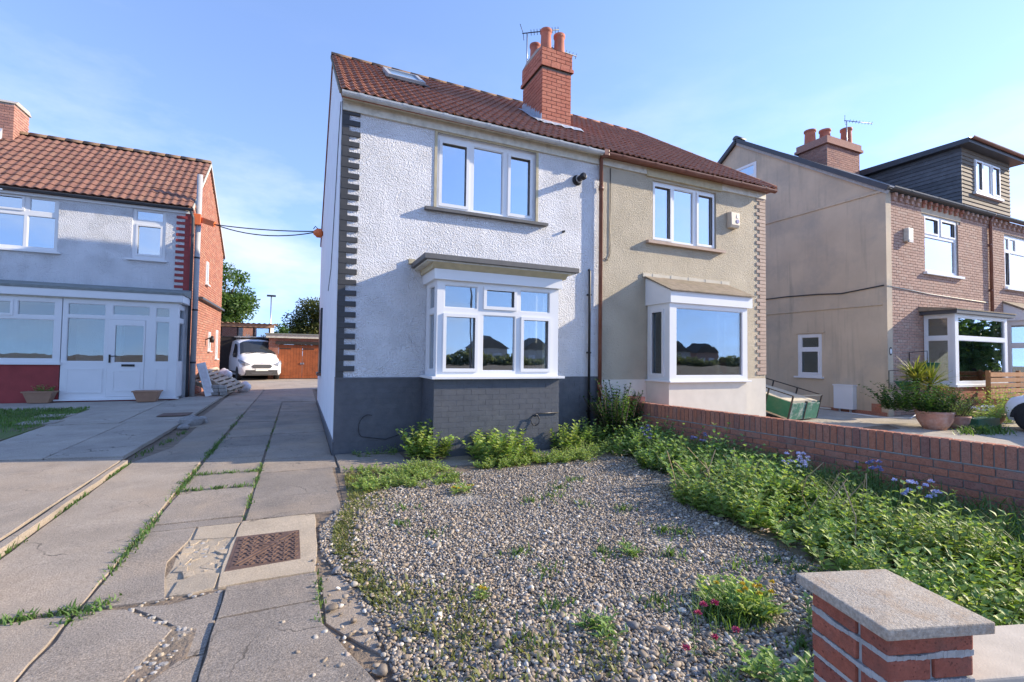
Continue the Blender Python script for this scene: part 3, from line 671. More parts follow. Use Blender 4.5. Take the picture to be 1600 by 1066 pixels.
MB().prism([(CY0-.02, 8.075), (CY0+.25, 8.15), (CY1-.25, 8.15), (CY1+.02, 8.075)], CX0-.02, CX1+.02).build('flaunching', 'mortar', CH)
for x, y, h in ((4.70, 8.90, .54), (5.03, 8.90, .52), (4.68, 9.38, .50), (5.02, 9.38, .46)): pot(CH, x, y, 8.09, h)
fl = MB()
for i in range(9):       # stepped lead flashing on the left cheek
    y = CY0+i*.105; zz = 5.475+(y-7.385)*TB
    fl.box((CX0-.012, y, zz-.02), (CX0-.004, y+.115, zz+.22+.02*(i % 2)))
fl.build('step_flashing', 'lead', CH)
ap = MB(); nx = 14
for i in range(nx+1):
    x = CX0-.18+(CX1-CX0+.42)*i/nx
    wv = .012*math.sin(i*2.1); lo = 1.42+.03*math.sin(i*1.3)
    a = onroof(x, lo, .055+wv); b_ = onroof(x, 1.62, .075)
    ap.v += [tuple(a), tuple(b_), (min(max(x, CX0-.01), CX1+.01), CY0-.008, 6.42+.05+.012*math.sin(i*1.7))]
for i in range(nx): a = 3*i; ap.f += [(a, a+3, a+4, a+1), (a+1, a+4, a+5, a+2)]
ap.build('apron_flashing', 'lead', CH)
MB().add([tuple(onroof(x, t, .06+.01*math.sin(t*9))) for t in (1.5, 1.8, 2.1, 2.4, 2.7) for x in (CX0-.19, CX0+.01)], [(2*i, 2*i+1, 2*i+3, 2*i+2) for i in range(4)]).build('soaker', 'lead', CH)
yagi('television_aerial', (4.58, 9.60, 8.0), (4.58, 9.60, 8.98), (.9, -.2, .24), .78, 'pale television aerial on pole at left of the tall chimney', 10)
yagi('rooftop_aerial', (5.1, 9.70, 7.6), (5.1, 9.70, 8.90), (.95, .12, .06), .95, 'lower television aerial pointing right behind the tall chimney pots', 9)

# ------------------------------------------------------------------ beige house
B = thing('beige_house', (7.5, YF, 0), 'beige pebble-dashed semi-detached house with white box bay and hipped red roof', 'house')
plate('front_wall', F0, 5.226, 9.86, 1.10, 5.44, -.25, 0, [(6.54, 8.315, 3.935, 5.20), (6.50, 8.34, 1.10, 2.60)], 'beige_stucco', B)
plate('plinth', F0, 5.226, 9.86, -.2, 1.10, -.25, .006, [], 'render_cream', B)
box('side_wall', (9.61, YF+.25, -.2), (9.86, 14.3, 5.4), 'side_render', B)
box('rear_wall', (5.226, 14.05, -.2), (9.61, 14.3, 5.4), 'beige_smooth', B)
box('upper_floor', (5.226, 7.87, 2.86), (9.61, 14.05, 3.02), 'interior', B); box('attic_floor', (5.226, 7.87, 5.28), (9.61, 14.05, 5.40), 'interior', B)
box('ground_floor', (5.226, 7.87, .28), (9.61, 14.05, .36), 'floorboards', B); box('room_wall', (5.226, 11.4, .36), (9.61, 11.5, 5.28), 'interior', B)
box('fascia', (5.24, YF-.04, 5.28), (6.36, YF-.001, 5.42), 'fascia_cream', B)
box('fascia_board', (6.36, YF-.05, 5.25), (8.45, YF-.001, 5.42), 'soffit_stone', B)
box('fascia_end', (8.45, YF-.04, 5.28), (9.86, YF-.001, 5.42), 'fascia_cream', B)
box('soffit', (5.226, YF-.19, 5.425), (9.9, YF-.002, 5.445), 'brown_gutter', B)
gutter('gutter', (5.26, 7.42, 5.445), (9.97, 7.42, 5.455), 'brown_gutter', B, .065, (.08, .25, .42, .58, .76, .93))
z = 1.22; k = 0
while z < 5.3:
    Lb = .20 if k % 2 else .30
    link('quoin_brick', brick_mesh(Lb, .075, .02, 'quoin_pink', .005), None, B, Matrix.Translation((9.868-Lb/2, YF-.008, z))); z += .084; k += 1
RB = MB()
RB.add([(5.226, 7.40, 5.44), (9.95, 7.40, 5.44), (8.74, 10.9, 8.035), (5.226, 10.9, 8.035), (5.226, 14.45, 5.40), (9.95, 14.45, 5.40)], [(0, 1, 2, 3), (3, 2, 5, 4), (1, 5, 2)])
rb = RB.build('roof', 'tile', B)
hipx = lambda t: 9.97-(1.23)*t/4.33-5.226
tile_roof(rb, (5.226, 7.385, 5.475), (1, 0, 0), (0, CS, SN), 17, 15, .2805, .290, tile_main, lambda x, t: x < hipx(t)-.02)
ridge_tiles(rb, (5.23, 10.9, 8.06), (8.80, 10.9, 8.06), 'tile')
ridge_tiles(rb, (9.96, 7.42, 5.50), (8.74, 10.9, 8.06), 'tile', .085, .42, 'hip_tile')
window(B, F0, 6.54, 8.315, 3.935, 5.20, [(6.625, 7.04, 4.03, 5.10, 1), (7.15, 7.69, 4.0, 5.13, 0), (7.83, 8.24, 4.03, 5.10, 1)], depth=-.05)
MB().prism([(-.10, -.07), (.06, -.055), (.06, 0), (-.10, -.015)], 6.36, 8.50, Matrix.Translation((0, YF, 3.935))).build('window_sill', 'quoin_pink', B)
YC = 6.944
box('bay_base', (6.385, YC+.02, -.2), (8.45, YF, 1.07), 'render_cream', B)
box('bay_sill', (6.34, YC-.06, 1.07), (8.51, YF-.001, 1.10), 'upvc', B, .006)
FC = frame((0, YC, 0), (1, 0, 0), (0, -1, 0))
window(B, FC, 6.38, 8.455, 1.10, 2.59, [(6.545, 8.315, 1.195, 2.505, 0)], depth=0, glass='glass_clear').name = 'bay_window'
window(B, frame((6.40, YF, 0), (0, -1, 0), (-1, 0, 0)), .02, .595, 1.10, 2.59, [(.17, .45, 1.23, 2.43, 1)], depth=0, glass='glass_clear', thick=.06).name = 'bay_side_window'
window(B, frame((8.435, YF, 0), (0, -1, 0), (1, 0, 0)), .02, .595, 1.10, 2.59, [(.17, .45, 1.23, 2.43, 1)], depth=0, glass='glass_clear', thick=.06).name = 'bay_side_window'
MB().prism([(YC-.05, 2.59), (YC-.05, 2.815), (YF-.001, 3.15), (YF-.001, 2.59)], 6.36, 8.55).build('bay_fascia', 'upvc', B)
rr_ = MB(); rr_.prism([(YC-.10, 2.812), (YC-.10, 2.832), (YF-.001, 3.20), (YF-.001, 3.165)], 6.32, 8.60); rr_.build('bay_roof', 'moss_stone', B)
ff = MB()
for i in range(10): ff.box((6.28+i*.24, YF-.03-.006*(i % 2), 3.17-.02*(i % 3)), (6.28+i*.24+.239, YF-.0015, 3.245+.006*(i % 2)))
ff.build('bay_flashing', 'beige_smooth', B)
ab = thing('alarm_box', (8.78, YF, 4.62), 'beige burglar alarm box with blue badge beside beige house upper window', 'alarm')
MB().prism([(YF-.10, 4.46), (YF-.13, 4.52), (YF-.12, 4.80), (YF-.002, 4.82), (YF-.002, 4.46)], 8.64, 8.90).build('case', 'alarm_box', ab, .012)
MB().lathe([(.045, 0), (.045, .006)], (8.83, YF-.131, 4.60), 14, Matrix.Rotation(math.pi/2, 3, 'X').to_4x4()).build('badge', 'petal_bluebell', ab)
MB().add([(8.80, YF-.133, 4.68), (8.87, YF-.133, 4.68), (8.835, YF-.13, 4.78)], [(0, 1, 2)]).build('badge_top', 'upvc', ab)
tag(tube('wall_cable', [(5.48, YF-.012, 5.25), (5.48, YF-.012, 3.55), (5.42, YF-.012, 3.42), (5.34, YF-.012, 3.45)], .007, 'dark_metal', n=5), 'thin dark cable hooked down beige wall beside the brown downpipe', 'cable')
vt = tag(tube('roof_vent_pipe', [(9.6, 11.9, 6.6), (9.6, 11.9, 8.25)], .075, 'grey_pipe'), 'grey vent pipe rising behind the hipped end of the beige roof', 'pipe')
# red pennants and lamp in the beige bay
for i, (x, z, pts) in enumerate(((6.72, 1.3, [(0, 0), (.10, -.02), (.04, .42), (-.03, .40)]), (7.95, 1.22, [(.02, 0), (.12, .02), (.06, .48), (-.12, .24)]))):
    tag(MB().add([(x+p, YC+.16, z+q) for p, q in pts]+[(x+p, YC+.165, z+q) for p, q in pts], [(0, 1, 2, 3), (7, 6, 5, 4), (0, 4, 5, 1), (1, 5, 6, 2), (2, 6, 7, 3), (3, 7, 4, 0)]).build('red_pennant', 'red_flag'),
        ['slim red pennant at the left of the beige bay window', 'red triangular pennant at the right of the beige bay window'][i], 'pennant')
lp = thing('table_lamp', (7.72, 7.2, 1.1), 'small dark shaded lamp standing inside the beige bay window', 'lamp')
tube('stem', [(7.72, 7.2, 1.1), (7.72, 7.2, 1.28)], .012, 'dark_metal', lp, 8); MB().lathe([(.10, 0), (.05, .13)], (7.72, 7.2, 1.24), 16).build('shade', 'dark_metal', lp)
box('bay_floor', (6.42, YC+.08, 1.02), (8.42, YF, 1.06), 'interior', B)
# ------------------------------------------------------------------ left house
def lz(y): return zg(y)+.07
Lh = thing('left_house', (-6, 17, .2), 'white rendered house at left with red tiled roof, brick gable and glazed porch', 'house')
YL = 17.0; XL = -3.10
FLh = frame((0, YL, 0), (1, 0, 0), (0, -1, 0))
plate('front_wall', FLh, -9.2, XL, -.1, 5.80, -.25, 0, [(-9.0, -6.20, 4.24, 5.76), (-4.56, -3.75, 4.25, 5.75), (-9.0, -5.7, 1.2, 2.8), (-4.7, -3.85, .2, 2.4)], 'left_stucco', Lh)
gm = gable('gable_wall', XL-.24, XL-.022, [(YL+.252, -.1), (23.4, -.1), (23.4, 5.78), (19.55, 8.22), (YL+.252, 6.05)], 'mortar', Lh)
# gable bricks follow the roof slope
items = []; row = 0; z = .16
def gtop(y): return min(6.02+(y-17.25)*.9, 5.80+(23.4-y)*.63) if y > 17.25 else 5.95
gb = MB()
cand = []
while z < 8.2:
    y = YL+.002+(0 if row % 2 else -.12)
    while y < 23.38:
        a, b_ = max(y, YL+.002), min(y+.232, 23.38)
        if b_-a > .04 and z+.07 < min(gtop(a), gtop(b_)): cand.append((a, b_, z))
        y += .244
    z += .084; row += 1
cand.sort(key=lambda q: (Vector((XL, (q[0]+q[1])/2, q[2]))-EYE).length)
for i, (a, b_, z) in enumerate(cand):
    if i < 260 and b_-a > .2: link('brick', brick_mesh(b_-a, .072, .04, 'gable_brick', .005), None, gm, Matrix.Translation((XL-.02, (a+b_)/2, z+.036)) @ Matrix.Rotation(math.pi/2, 4, 'Z'))
    else: gb.box((XL-.04, a, z), (XL, b_, z+.072))
tag(gb.build('brick_courses', 'gable_brick', gm), kind='stuff')
box('rear_wall', (-9.2, 23.2, -.1), (XL-.24, 23.4, 5.7), 'gable_brick', Lh)
box('upper_floor', (-9.2, 17.26, 3.1), (XL-.24, 23.2, 3.25), 'interior', Lh); box('attic_floor', (-9.2, 17.26, 5.78), (XL-.24, 23.2, 5.86), 'interior', Lh)
box('room_wall', (-9.2, 20, .2), (XL-.24, 20.1, 5.78), 'interior', Lh); box('end_wall', (-9.4, 16.9, -.1), (-9.2, 23.4, 5.8), 'interior', Lh)
rl = MB(); rl.prism([(16.80, 5.86), (19.55, 8.22), (19.55, 8.14), (16.84, 5.80)], -9.3, XL+.04); rl.prism([(19.55, 8.22), (23.6, 5.66), (23.6, 5.58), (19.55, 8.14)], -9.3, XL+.04)
rl = rl.build('roof', 'tile_left', Lh)
tl = math.atan2(8.22-5.86, 19.55-16.80)
tile_left = tile_mesh('roof_tile', .2025, .34, 1, .033, 'tile_left', .026)
tile_roof(rl, (-8.54, 16.78, 5.885), (1, 0, 0), (0, math.cos(tl), math.sin(tl)), 27, 11, .2025, .322, tile_left)
ridge_tiles(rl, (-9.2, 19.55, 8.25), (XL+.05, 19.55, 8.25), 'ridge_tile', .13)
MB().bar((XL+.045, 16.82, 5.86), (XL+.045, 19.55, 8.2), .03, .07).build('verge', 'fascia_cream', rl)
MB().bar((XL+.045, 23.58, 5.64), (XL+.045, 19.55, 8.2), .03, .07).build('verge', 'fascia_cream', rl)
gutter('gutter', (-9.2, 16.84, 5.86), (XL+.05, 16.84, 5.86), 'dark_gutter', Lh, .065, (.5, .8))
box('eaves_board', (-9.2, YL-.06, 5.72), (XL, YL-.001, 5.80), 'upvc', Lh)
# red quoins
box('quoin_strip', (XL-.17, YL-.02, 3.22), (XL-.005, YL-.001, 5.72), 'red_paint', Lh)
for i in range(14): link('quoin_brick', brick_mesh(.33, .085, .024, 'red_paint', .006), None, Lh, Matrix.Translation((XL-.225, YL-.013, 3.32+i*.175)))
window(Lh, FLh, -9.0, -6.20, 4.24, 5.76, [(-8.9, -6.93, 4.34, 5.20, 0), (-8.0, -6.98, 5.36, 5.66, 1), (-6.83, -6.30, 5.33, 5.68, 0), (-6.86, -6.28, 4.34, 5.20, 0)], depth=-.04)
window(Lh, FLh, -4.56, -3.75, 4.25, 5.75, [(-4.47, -3.83, 5.40, 5.67, 0), (-4.42, -3.88, 4.40, 5.22, 1)], depth=-.04)
for a, b_ in ((-9.0, -6.12), (-4.66, -3.68)): box('window_sill', (a, YL-.09, 4.19), (b_, YL, 4.24), 'upvc', Lh)
# porch
YP = 16.1
FP = frame((0, YP, 0), (1, 0, 0), (0, -1, 0))
box('porch_dwarf_wall', (-9.2, YP-.001, -.1), (-5.72, YP+.1, 1.20), 'red_paint', Lh)
box('porch_base', (-5.72, YP+.02, -.1), (-3.18, YP+.1, .25), 'red_paint', Lh)
window(Lh, FP, -9.2, -5.72, 1.22, 2.90, [(-8.6, -5.86, 1.31, 2.33, 0), (-8.0, -6.72, 2.46, 2.76, 1), (-6.59, -5.86, 2.43, 2.79, 0)], depth=.0, glass='glass_clear').name = 'porch_window'
box('porch_window_sill', (-9.2, YP-.06, 1.16), (-5.68, YP+.02, 1.22), 'upvc', Lh)
pf = window(Lh, FP, -5.70, -3.18, .25, 2.90, [(-5.60, -4.81, 2.48, 2.79, 0), (-5.60, -4.81, 1.25, 2.40, 0), (-4.66, -3.84, 2.52, 2.78, 0), (-3.70, -3.38, 2.50, 2.76, 0), (-3.69, -3.37, 1.25, 2.38, 0), (-4.74, -3.92, .30, 2.40, 0)], depth=0, glass='glass_clear'); pf.name = 'porch_frame'
for o in list(pf.children):      # the door cell is filled by a door, not a pane
    me = o.data; xs = [v.co.x for v in me.vertices]; zs = [v.co.z for v in me.vertices]
    if min(zs) < .4: bpy.data.objects.remove(o)
for x0, x1 in ((-5.60, -4.81), (-3.69, -3.37)):
    box('panel', (x0, YP-.006, .40), (x1, YP-.002, 1.08), 'upvc', pf, .002)
    q = (x1-x0)
    plate('panel_moulding', FP, x0+.02, x1-.02, .42, 1.06, .006, .014, [(x0+.05, x1-.05, .45, 1.03)], 'upvc', pf)
dr = plate('door', FP, -4.735, -3.925, .305, 2.395, -.05, .012, [(-4.58, -3.96, 1.24, 2.24)], 'upvc', Lh)
MB().box((-4.59, -.03, 1.23), (-3.95, -.02, 2.25), FP).build('door_pane', 'glass_clear', dr)
plate('door_moulding', FP, -4.62, -4.0, .45, 1.02, .012, .022, [(-4.58, -4.04, .49, .98)], 'upvc', dr)
box('letterbox', (-4.42, YP-.03, 1.12), (-4.13, YP-.012, 1.18), 'black_plastic', dr)
hd = MB(); hd.box((-4.70, YP-.035, 1.22), (-4.66, YP-.012, 1.44)); hd.bar((-4.68, YP-.06, 1.40), (-4.54, YP-.06, 1.40), .02, .02); hd.build('handle', 'black_plastic', dr)
FPS = frame((-3.18, YP+.08, 0), (0, 1, 0), (1, 0, 0))
window(Lh, FPS, 0, YL-YP-.08, .25, 2.90, [(.12, .72, 1.25, 2.38, 0), (.12, .72, 2.5, 2.76, 0)], depth=0, glass='glass_clear', thick=.06).name = 'porch_side_window'
box('porch_step', (-5.78, YP-.10, .22), (-3.10, YP+.02, .255), 'upvc', Lh)
pfm = MB(); pfm.box((-9.2, YP-.12, 2.93), (-3.06, YL-.001, 3.14)); pfm.build('porch_fascia', 'upvc', Lh, .02)
box('porch_board', (-9.2, YP-.04, 2.90), (-3.12, YP+.1, 2.93), 'fascia_cream', Lh)
MB().prism([(YP-.14, 3.14), (YP-.14, 3.20), (YL-.001, 3.40), (YL-.001, 3.14)], -9.2, -3.03).build('porch_roof', 'roof_felt', Lh)
box('porch_floor', (-9.2, YP+.1, .1), (-3.3, YL, .24), 'interior', Lh)
ct = MB(); cn = 60
for i in range(cn+1):
    x = -9.1+3.15*i/cn; y = YP+.35+.04*math.sin(i*1.1)
    ct.v += [(x, y, 1.2), (x, y, 2.35)]
ct.f += [(2*i, 2*i+2, 2*i+3, 2*i+1) for i in range(cn)]; ct.smooth = True
tag(ct.build('curtain', 'curtain'), 'pale teal curtain hanging inside the left porch window', 'curtain')
# lean-to canopy on gable side and details
box('side_canopy', (XL-.01, 18.3, 3.30), (XL+.14, 23.2, 3.37), 'dark_gutter', Lh)
for y, z0_, z1_ in ((19.7, 3.95, 4.75), (22.3, 1.3, 2.45), (20.6, 1.6, 2.3)):
    window(Lh, frame((XL, y, 0), (0, 1, 0), (1, 0, 0)), -.22, .22, z0_, z1_, [(-.15, .15, z0_+.08, z1_-.08, 0)], depth=.03, thick=.04).name = 'side_window'
    box('side_window_sill', (XL, y-.27, z0_-.04), (XL+.09, y+.27, z0_), 'upvc', Lh)
lf = thing('wall_lamp', (XL, 19.9, 2.0), 'small black outdoor lamp on the brick gable of the left house', 'lamp')
tube('arm', [(XL, 19.9, 2.0), (XL+.18, 19.9, 2.08)], .02, 'black_plastic', lf, 6); MB().lathe([(.03, .12), (.08, 0), (.07, -.12)], (XL+.2, 19.9, 2.02), 12).build('shade', 'black_plastic', lf)
# pipes at the corner
gp_ = thing('grey_flue_pipe', (-2.94, 17.05, .2), 'tall pale grey flue pipe up the corner of the left house', 'pipe')
tube('pipe', [(-2.96, 17.08, .2), (-2.95, 17.08, 7.0)], .075, 'grey_pipe', gp_, 14)
for z in (1.2, 2.8, 4.4, 5.6): tube('collar', [(-2.957, 17.08, z), (-2.957, 17.08, z+.05)], .082, 'dark_metal', gp_, 14)
dp_ = thing('dark_downpipe', (-3.09, 16.88, .2), 'dark grey rainwater downpipe at the corner of the left house', 'downpipe')
tube('pipe', [(-3.12, 16.84, 5.82), (-3.06, 16.9, 5.6), (-3.06, 16.92, 5.45), (-3.06, 16.92, .2)], .04, 'dark_gutter', dp_)
LC = thing('left_chimney', (-8.7, 19.5, 8), 'weathered brick chimney stack on the left house roof', 'chimney')
cc = box('core', (-9.3, 19.1, 7.6), (-8.12, 19.95, 9.0), 'mortar', LC)
bricks(cc, frame((-9.3, 19.09, 7.9), (1, 0, 0), (0, -1, 0)), 1.19, 1.1, 'old_chimney_brick', proud=.005, depth=.02, nmax=60)
bricks(cc, frame((-8.11, 19.09, 7.9), (0, 1, 0), (1, 0, 0)), .86, 1.1, 'old_chimney_brick', proud=.005, depth=.02, nmax=60)
MB().prism([(19.05, 9.0), (19.2, 9.12), (19.85, 9.12), (20.0, 9.0)], -9.35, -8.07).build('capping', 'mortar', LC)
MB().prism([(18.9, 7.75), (18.95, 8.0), (19.09, 8.2), (19.09, 7.9)], -9.35, -8.35).build('flashing', 'lead', LC)
# cables with orange brackets between left and white house
ob = thing('left_cable_bracket', (-2.97, 17.0, 5.6), 'orange cable bracket strapped to the grey flue pipe', 'bracket')
box('block', (-3.13, 16.95, 5.42), (-2.87, 17.2, 5.76), 'orange_plastic', ob, .02); MB().bar((-2.87, 17.05, 5.60), (-2.5, 16.9, 5.47), .10, .16).build('tail', 'orange_plastic', ob)
ob2 = thing('right_cable_bracket', (.35, 14.1, 4.9), 'orange cable bracket on the rear edge of the white side wall', 'bracket')
MB().lathe([(.05, 0), (.13, .05), (.13, .16), (.09, .2), (.05, .25)], (.50, 14.15, 4.9), 12, Matrix.Rotation(-math.pi/2, 3, 'Y').to_4x4()).build('block', 'orange_plastic', ob2)
tube('hook', [(.36, 14.15, 5.02), (.3, 14.15, 5.08), (.25, 14.15, 5.0)], .012, 'dark_metal', ob2, 6)
for k, sag in enumerate((.05, .20)):
    a = Vector((-2.5, 16.9, 5.47)); b_ = Vector((.26, 14.15, 4.90+.03*(1-k))); pts = [a.lerp(b_, i/12)-Vector((0, 0, sag*4*(i/12)*(1-i/12))) for i in range(13)]
    tag(tube('overhead_cable', pts, .016, 'dark_metal', n=6), ['upper black cable slung between the two orange brackets', 'lower sagging black cable slung between the two orange brackets'][k], 'cable')

# ------------------------------------------------------------------ right terrace
XR = 14.84; YR = 7.7
T1 = thing('terraced_house', (XR, YR, 0), 'end terraced house at right with brown rendered side wall and pink brick front', 'house')
FR1 = frame((0, YR, 0), (1, 0, 0), (0, -1, 0))
h1 = [(16.82, 18.70, 4.20, 5.95), (16.7, 19.6, .85, 2.95)]
bw1 = plate('front_wall', FR1, XR+.03, 20.6, -.1, 6.38, -.25, -.022, h1, 'mortar', T1)
bricks(bw1, frame((XR+.03, YR, 0), (1, 0, 0), (0, -1, 0)), 5.77, 6.36, 'house_brick', proud=0, depth=.03, nmax=250, bl=.226, bh=.069, j=.013, z0=-.05, holes=[(a-XR-.03, b_-XR-.03, c, d) for a, b_, c, d in h1]+[(16.66-XR-.03, 18.85-XR-.03, 5.9, 6.3)])
box('lintel', (16.64, YR-.004, 5.952), (18.86, YR+.02, 6.24), 'side_render', T1)
gable('side_wall_upper', XR+.04, XR+.25, [(YR+.01, 5.5), (17.4, 5.5), (17.4, 6.3), (12.6, 9.72), (YR+.01, 6.34)], 'side_render', T1)
sh = MB(); holed(sh, frame((XR, 0, 0), (0, 1, 0), (-1, 0, 0)), YR-.012, 17.4, -.1, 6.36, -.25, 0, [(9.5, 10.28, 1.03, 2.38)])
sidew = link('side_wall', weld(sh.mesh('side_wall', False)), 'side_render', T1)
box('side_base', (XR-.02, YR+.02, -.1), (XR-.001, 17.3, .12), 'wall_brick', T1)
box('side_ledge', (XR-.035, YR-.01, 6.30), (XR+.05, 17.4, 6.36), 'side_render', T1)
FS1 = frame((XR, 0, 0), (0, 1, 0), (-1, 0, 0))
window(T1, FS1, 9.5, 10.28, 1.03, 2.38, [(9.60, 10.16, 1.95, 2.28, 0), (9.62, 10.14, 1.16, 1.82, 1)], depth=-.01, glass='glass_clear')
box('side_window_sill', (XR-.07, 9.44, .98), (XR, 10.38, 1.03), 'upvc', T1)
box('window_head', (XR-.03, 9.42, 2.40), (XR, 10.36, 2.45), 'side_render', T1)
window(T1, frame((XR+.04, 0, 0), (0, 1, 0), (-1, 0, 0)), 11.8, 13.3, 7.5, 8.72, [(11.9, 13.2, 8.3, 8.64, 0), (11.95, 12.9, 7.6, 8.15, 1)], depth=.03, thick=.05).name = 'attic_window'
rt_ = MB(); rt_.prism([(YR-.12, 6.40), (12.6, 9.84), (12.6, 9.76), (YR-.08, 6.33)], XR-.03, 20.6); rt_.prism([(12.6, 9.84), (17.6, 6.3), (17.6, 6.22), (12.6, 9.76)], XR-.03, 20.6)
rt_ = rt_.build('roof', 'slate', T1)
MB().bar((XR-.06, YR-.1, 6.36), (XR-.06, 12.6, 9.80), .06, .14).build('bargeboard', 'dark_gutter', rt_); MB().bar((XR-.06, 17.5, 6.30), (XR-.06, 12.6, 9.80), .06, .14).build('bargeboard', 'dark_gutter', rt_)
MB().bar((XR-.02, YR-.1, 6.24), (XR-.02, 12.6, 9.68), .04, .10).build('verge_mortar', 'mortar_pale', rt_)
ridge_tiles(rt_, (XR-.1, 12.6, 9.86), (XR+.35, 12.6, 9.86), 'slate', .12)
gutter('gutter', (XR+.05, YR-.16, 6.40), (20.55, YR-.16, 6.40), 'dark_gutter', T1, .075, (.15, .4, .65, .9))
box('fascia', (XR+.03, YR-.06, 6.30), (20.6, YR-.001, 6.36), 'dark_gutter', T1)
for i in range(19):    # dentil brackets under the eaves
    x = XR+.32+i*.30; d = MB().box((x, YR-.10, 6.20), (x+.11, YR-.0015, 6.295)); d.box((x, YR-.055, 6.10), (x+.11, YR-.0015, 6.198)); d.build('dentil', 'wall_brick' if 4 < i < 13 else 'house_brick', T1)
window(T1, FR1, 16.82, 18.70, 4.20, 5.95, [(16.92, 17.62, 5.42, 5.84, 1), (17.84, 18.58, 5.42, 5.84, 1), (16.90, 18.60, 4.30, 5.28, 0)], depth=-.05)
box('window_sill', (16.72, YR-.09, 4.13), (18.85, YR, 4.20), 'upvc', T1)
# bay
YRB = 6.95
box('bay_base', (16.62, YRB+.02, -.1), (19.62, YR, .85), 'wall_brick', T1)
bb = [o for o in T1.children if o.name.startswith('bay_base')][-1]
bricks(bb, frame((16.60, YRB+.02, 0), (1, 0, 0), (0, -1, 0)), 3.02, .84, 'wall_brick', proud=.008, depth=.02, nmax=0, z0=-.05)
box('bay_sill', (16.55, YRB-.06, .85), (19.70, YR-.001, .91), 'upvc', T1)
window(T1, frame((0, YRB, 0), (1, 0, 0), (0, -1, 0)), 16.62, 19.62, .91, 2.90, [(16.80, 19.45, 2.28, 2.80, 0), (16.80, 19.45, 1.0, 2.16, 0)], depth=0, glass='glass_clear').name = 'bay_window'
window(T1, frame((16.64, YR, 0), (0, -1, 0), (-1, 0, 0)), .02, .67, .91, 2.90, [(.1, .58, 2.28, 2.80, 0), (.1, .58, 1.0, 2.16, 0)], depth=0, glass='glass_clear', thick=.06).name = 'bay_side_window'
box('bay_roof', (16.45, YRB-.12, 2.90), (19.8, YR-.001, 3.0), 'dark_gutter', T1)
MB().prism([(YRB-.14, 3.0), (YRB-.14, 3.03), (YR-.001, 3.14), (YR-.001, 3.0)], 16.40, 19.85).build('bay_roof_felt', 'moss_stone', T1)
box('reflection_sheet', (16.72, 7.12, .95), (19.5, 7.14, 2.85), 'reflection_sheet', T1); box('upper_floor', (XR+.25, 7.96, 3.1), (20.6, 17, 3.25), 'interior', T1); box('room_wall', (XR+.25, 11, 0), (20.6, 11.1, 6.3), 'interior', T1); box('attic_floor', (XR+.25, 7.96, 6.2), (20.6, 17, 6.3), 'interior', T1)  # first box: sheet added behind the bay panes, coloured like reflected greenery
ab2 = thing('white_alarm_box', (15.82, YR, 5.13), 'small pale alarm box on the pink brick front at right', 'alarm')
box('case', (15.70, YR-.13, 4.98), (15.96, YR-.001, 5.36), 'fascia_cream', ab2, .02); box('lens', (15.73, YR-.137, 4.94), (15.93, YR-.1, 5.02), 'grey_pipe', ab2)
tag(tube('sagging_wall_cable', [(XR-.02, 11.5+(0), 3.66), (XR-.02, 10.6, 3.66), (XR-.025, 9.6, 3.62), (XR-.02, 8.9, 3.56), (XR-.02, 7.75, 3.66)], .018, 'dark_metal', n=6), 'thick dark cable running along the brown rendered side wall', 'cable')
tag(tube('front_wall_cable', [(XR+.02, YR-.015, 3.64), (17, YR-.015, 3.55), (20.4, YR-.015, 3.50)], .014, 'fascia_cream', n=6), 'pale cable running across the pink brick front above the bay', 'cable')
tag(MB().prism([(0, 0), (-.03, .015), (-.03, .04), (0, .05)], 7.8, 17.3, Matrix(((0, 1, 0, XR), (1, 0, 0, 0), (0, 0, 1, 3.10), (0, 0, 0, 1)))).build('string_ledge', 'side_render', None), 'thin projecting ledge along the brown rendered side wall', 'ledge')
dpr = thing('terrace_downpipe', (20.62, YR-.05, 0), 'dark red downpipe between the two terraced houses', 'downpipe')
tube('pipe', [(20.6, YR-.14, 6.35), (20.6, YR-.06, 6.2), (20.6, YR-.06, 3.0)], .045, 'brown_gutter', dpr)
for z in (3.9, 5.4): box('clip', (20.53, YR-.09, z), (20.67, YR-.002, z+.04), 'brown_gutter', dpr)
# meter box
mt = thing('meter_box', (XR, 8.77, .1), 'white utility meter cabinet on the brown rendered side wall', 'meter box')
box('cabinet', (XR-.20, 8.50, .12), (XR-.001, 9.04, .82), 'upvc', mt, .012); box('lid', (XR-.215, 8.48, .80), (XR-.001, 9.06, .835), 'upvc', mt)
for y in (8.62, 8.92): tube('pipe', [(XR-.10, y, .12), (XR-.10, y, -.02)], .03, 'grey_pipe', mt)
gb_ = tag(box('wall_grille', (XR-.03, 7.86, .10), (XR-.001, 8.10, .34), 'wall_brick', None, .004), 'small dark red air brick low on the rendered side wall', 'air brick')
tag(tube('white_hose', [(XR-.15, 8.9, .02), (14.5, 8.2, .03), (14.3, 7.6, .02), (14.9, 7.2, .03), (15.3, 7.25, .12), (16.0, 7.2, .10)], .016, 'upvc', n=6), 'white hose lying along the foot of the terrace corner', 'hose')
tag(MB().bar((XR-.06, 9.2, .08), (XR-.06, 12.2, .10), .03, .05).build('white_pipe', 'fascia_cream'), 'pale pipe along the foot of the side wall behind the trailer', 'pipe')
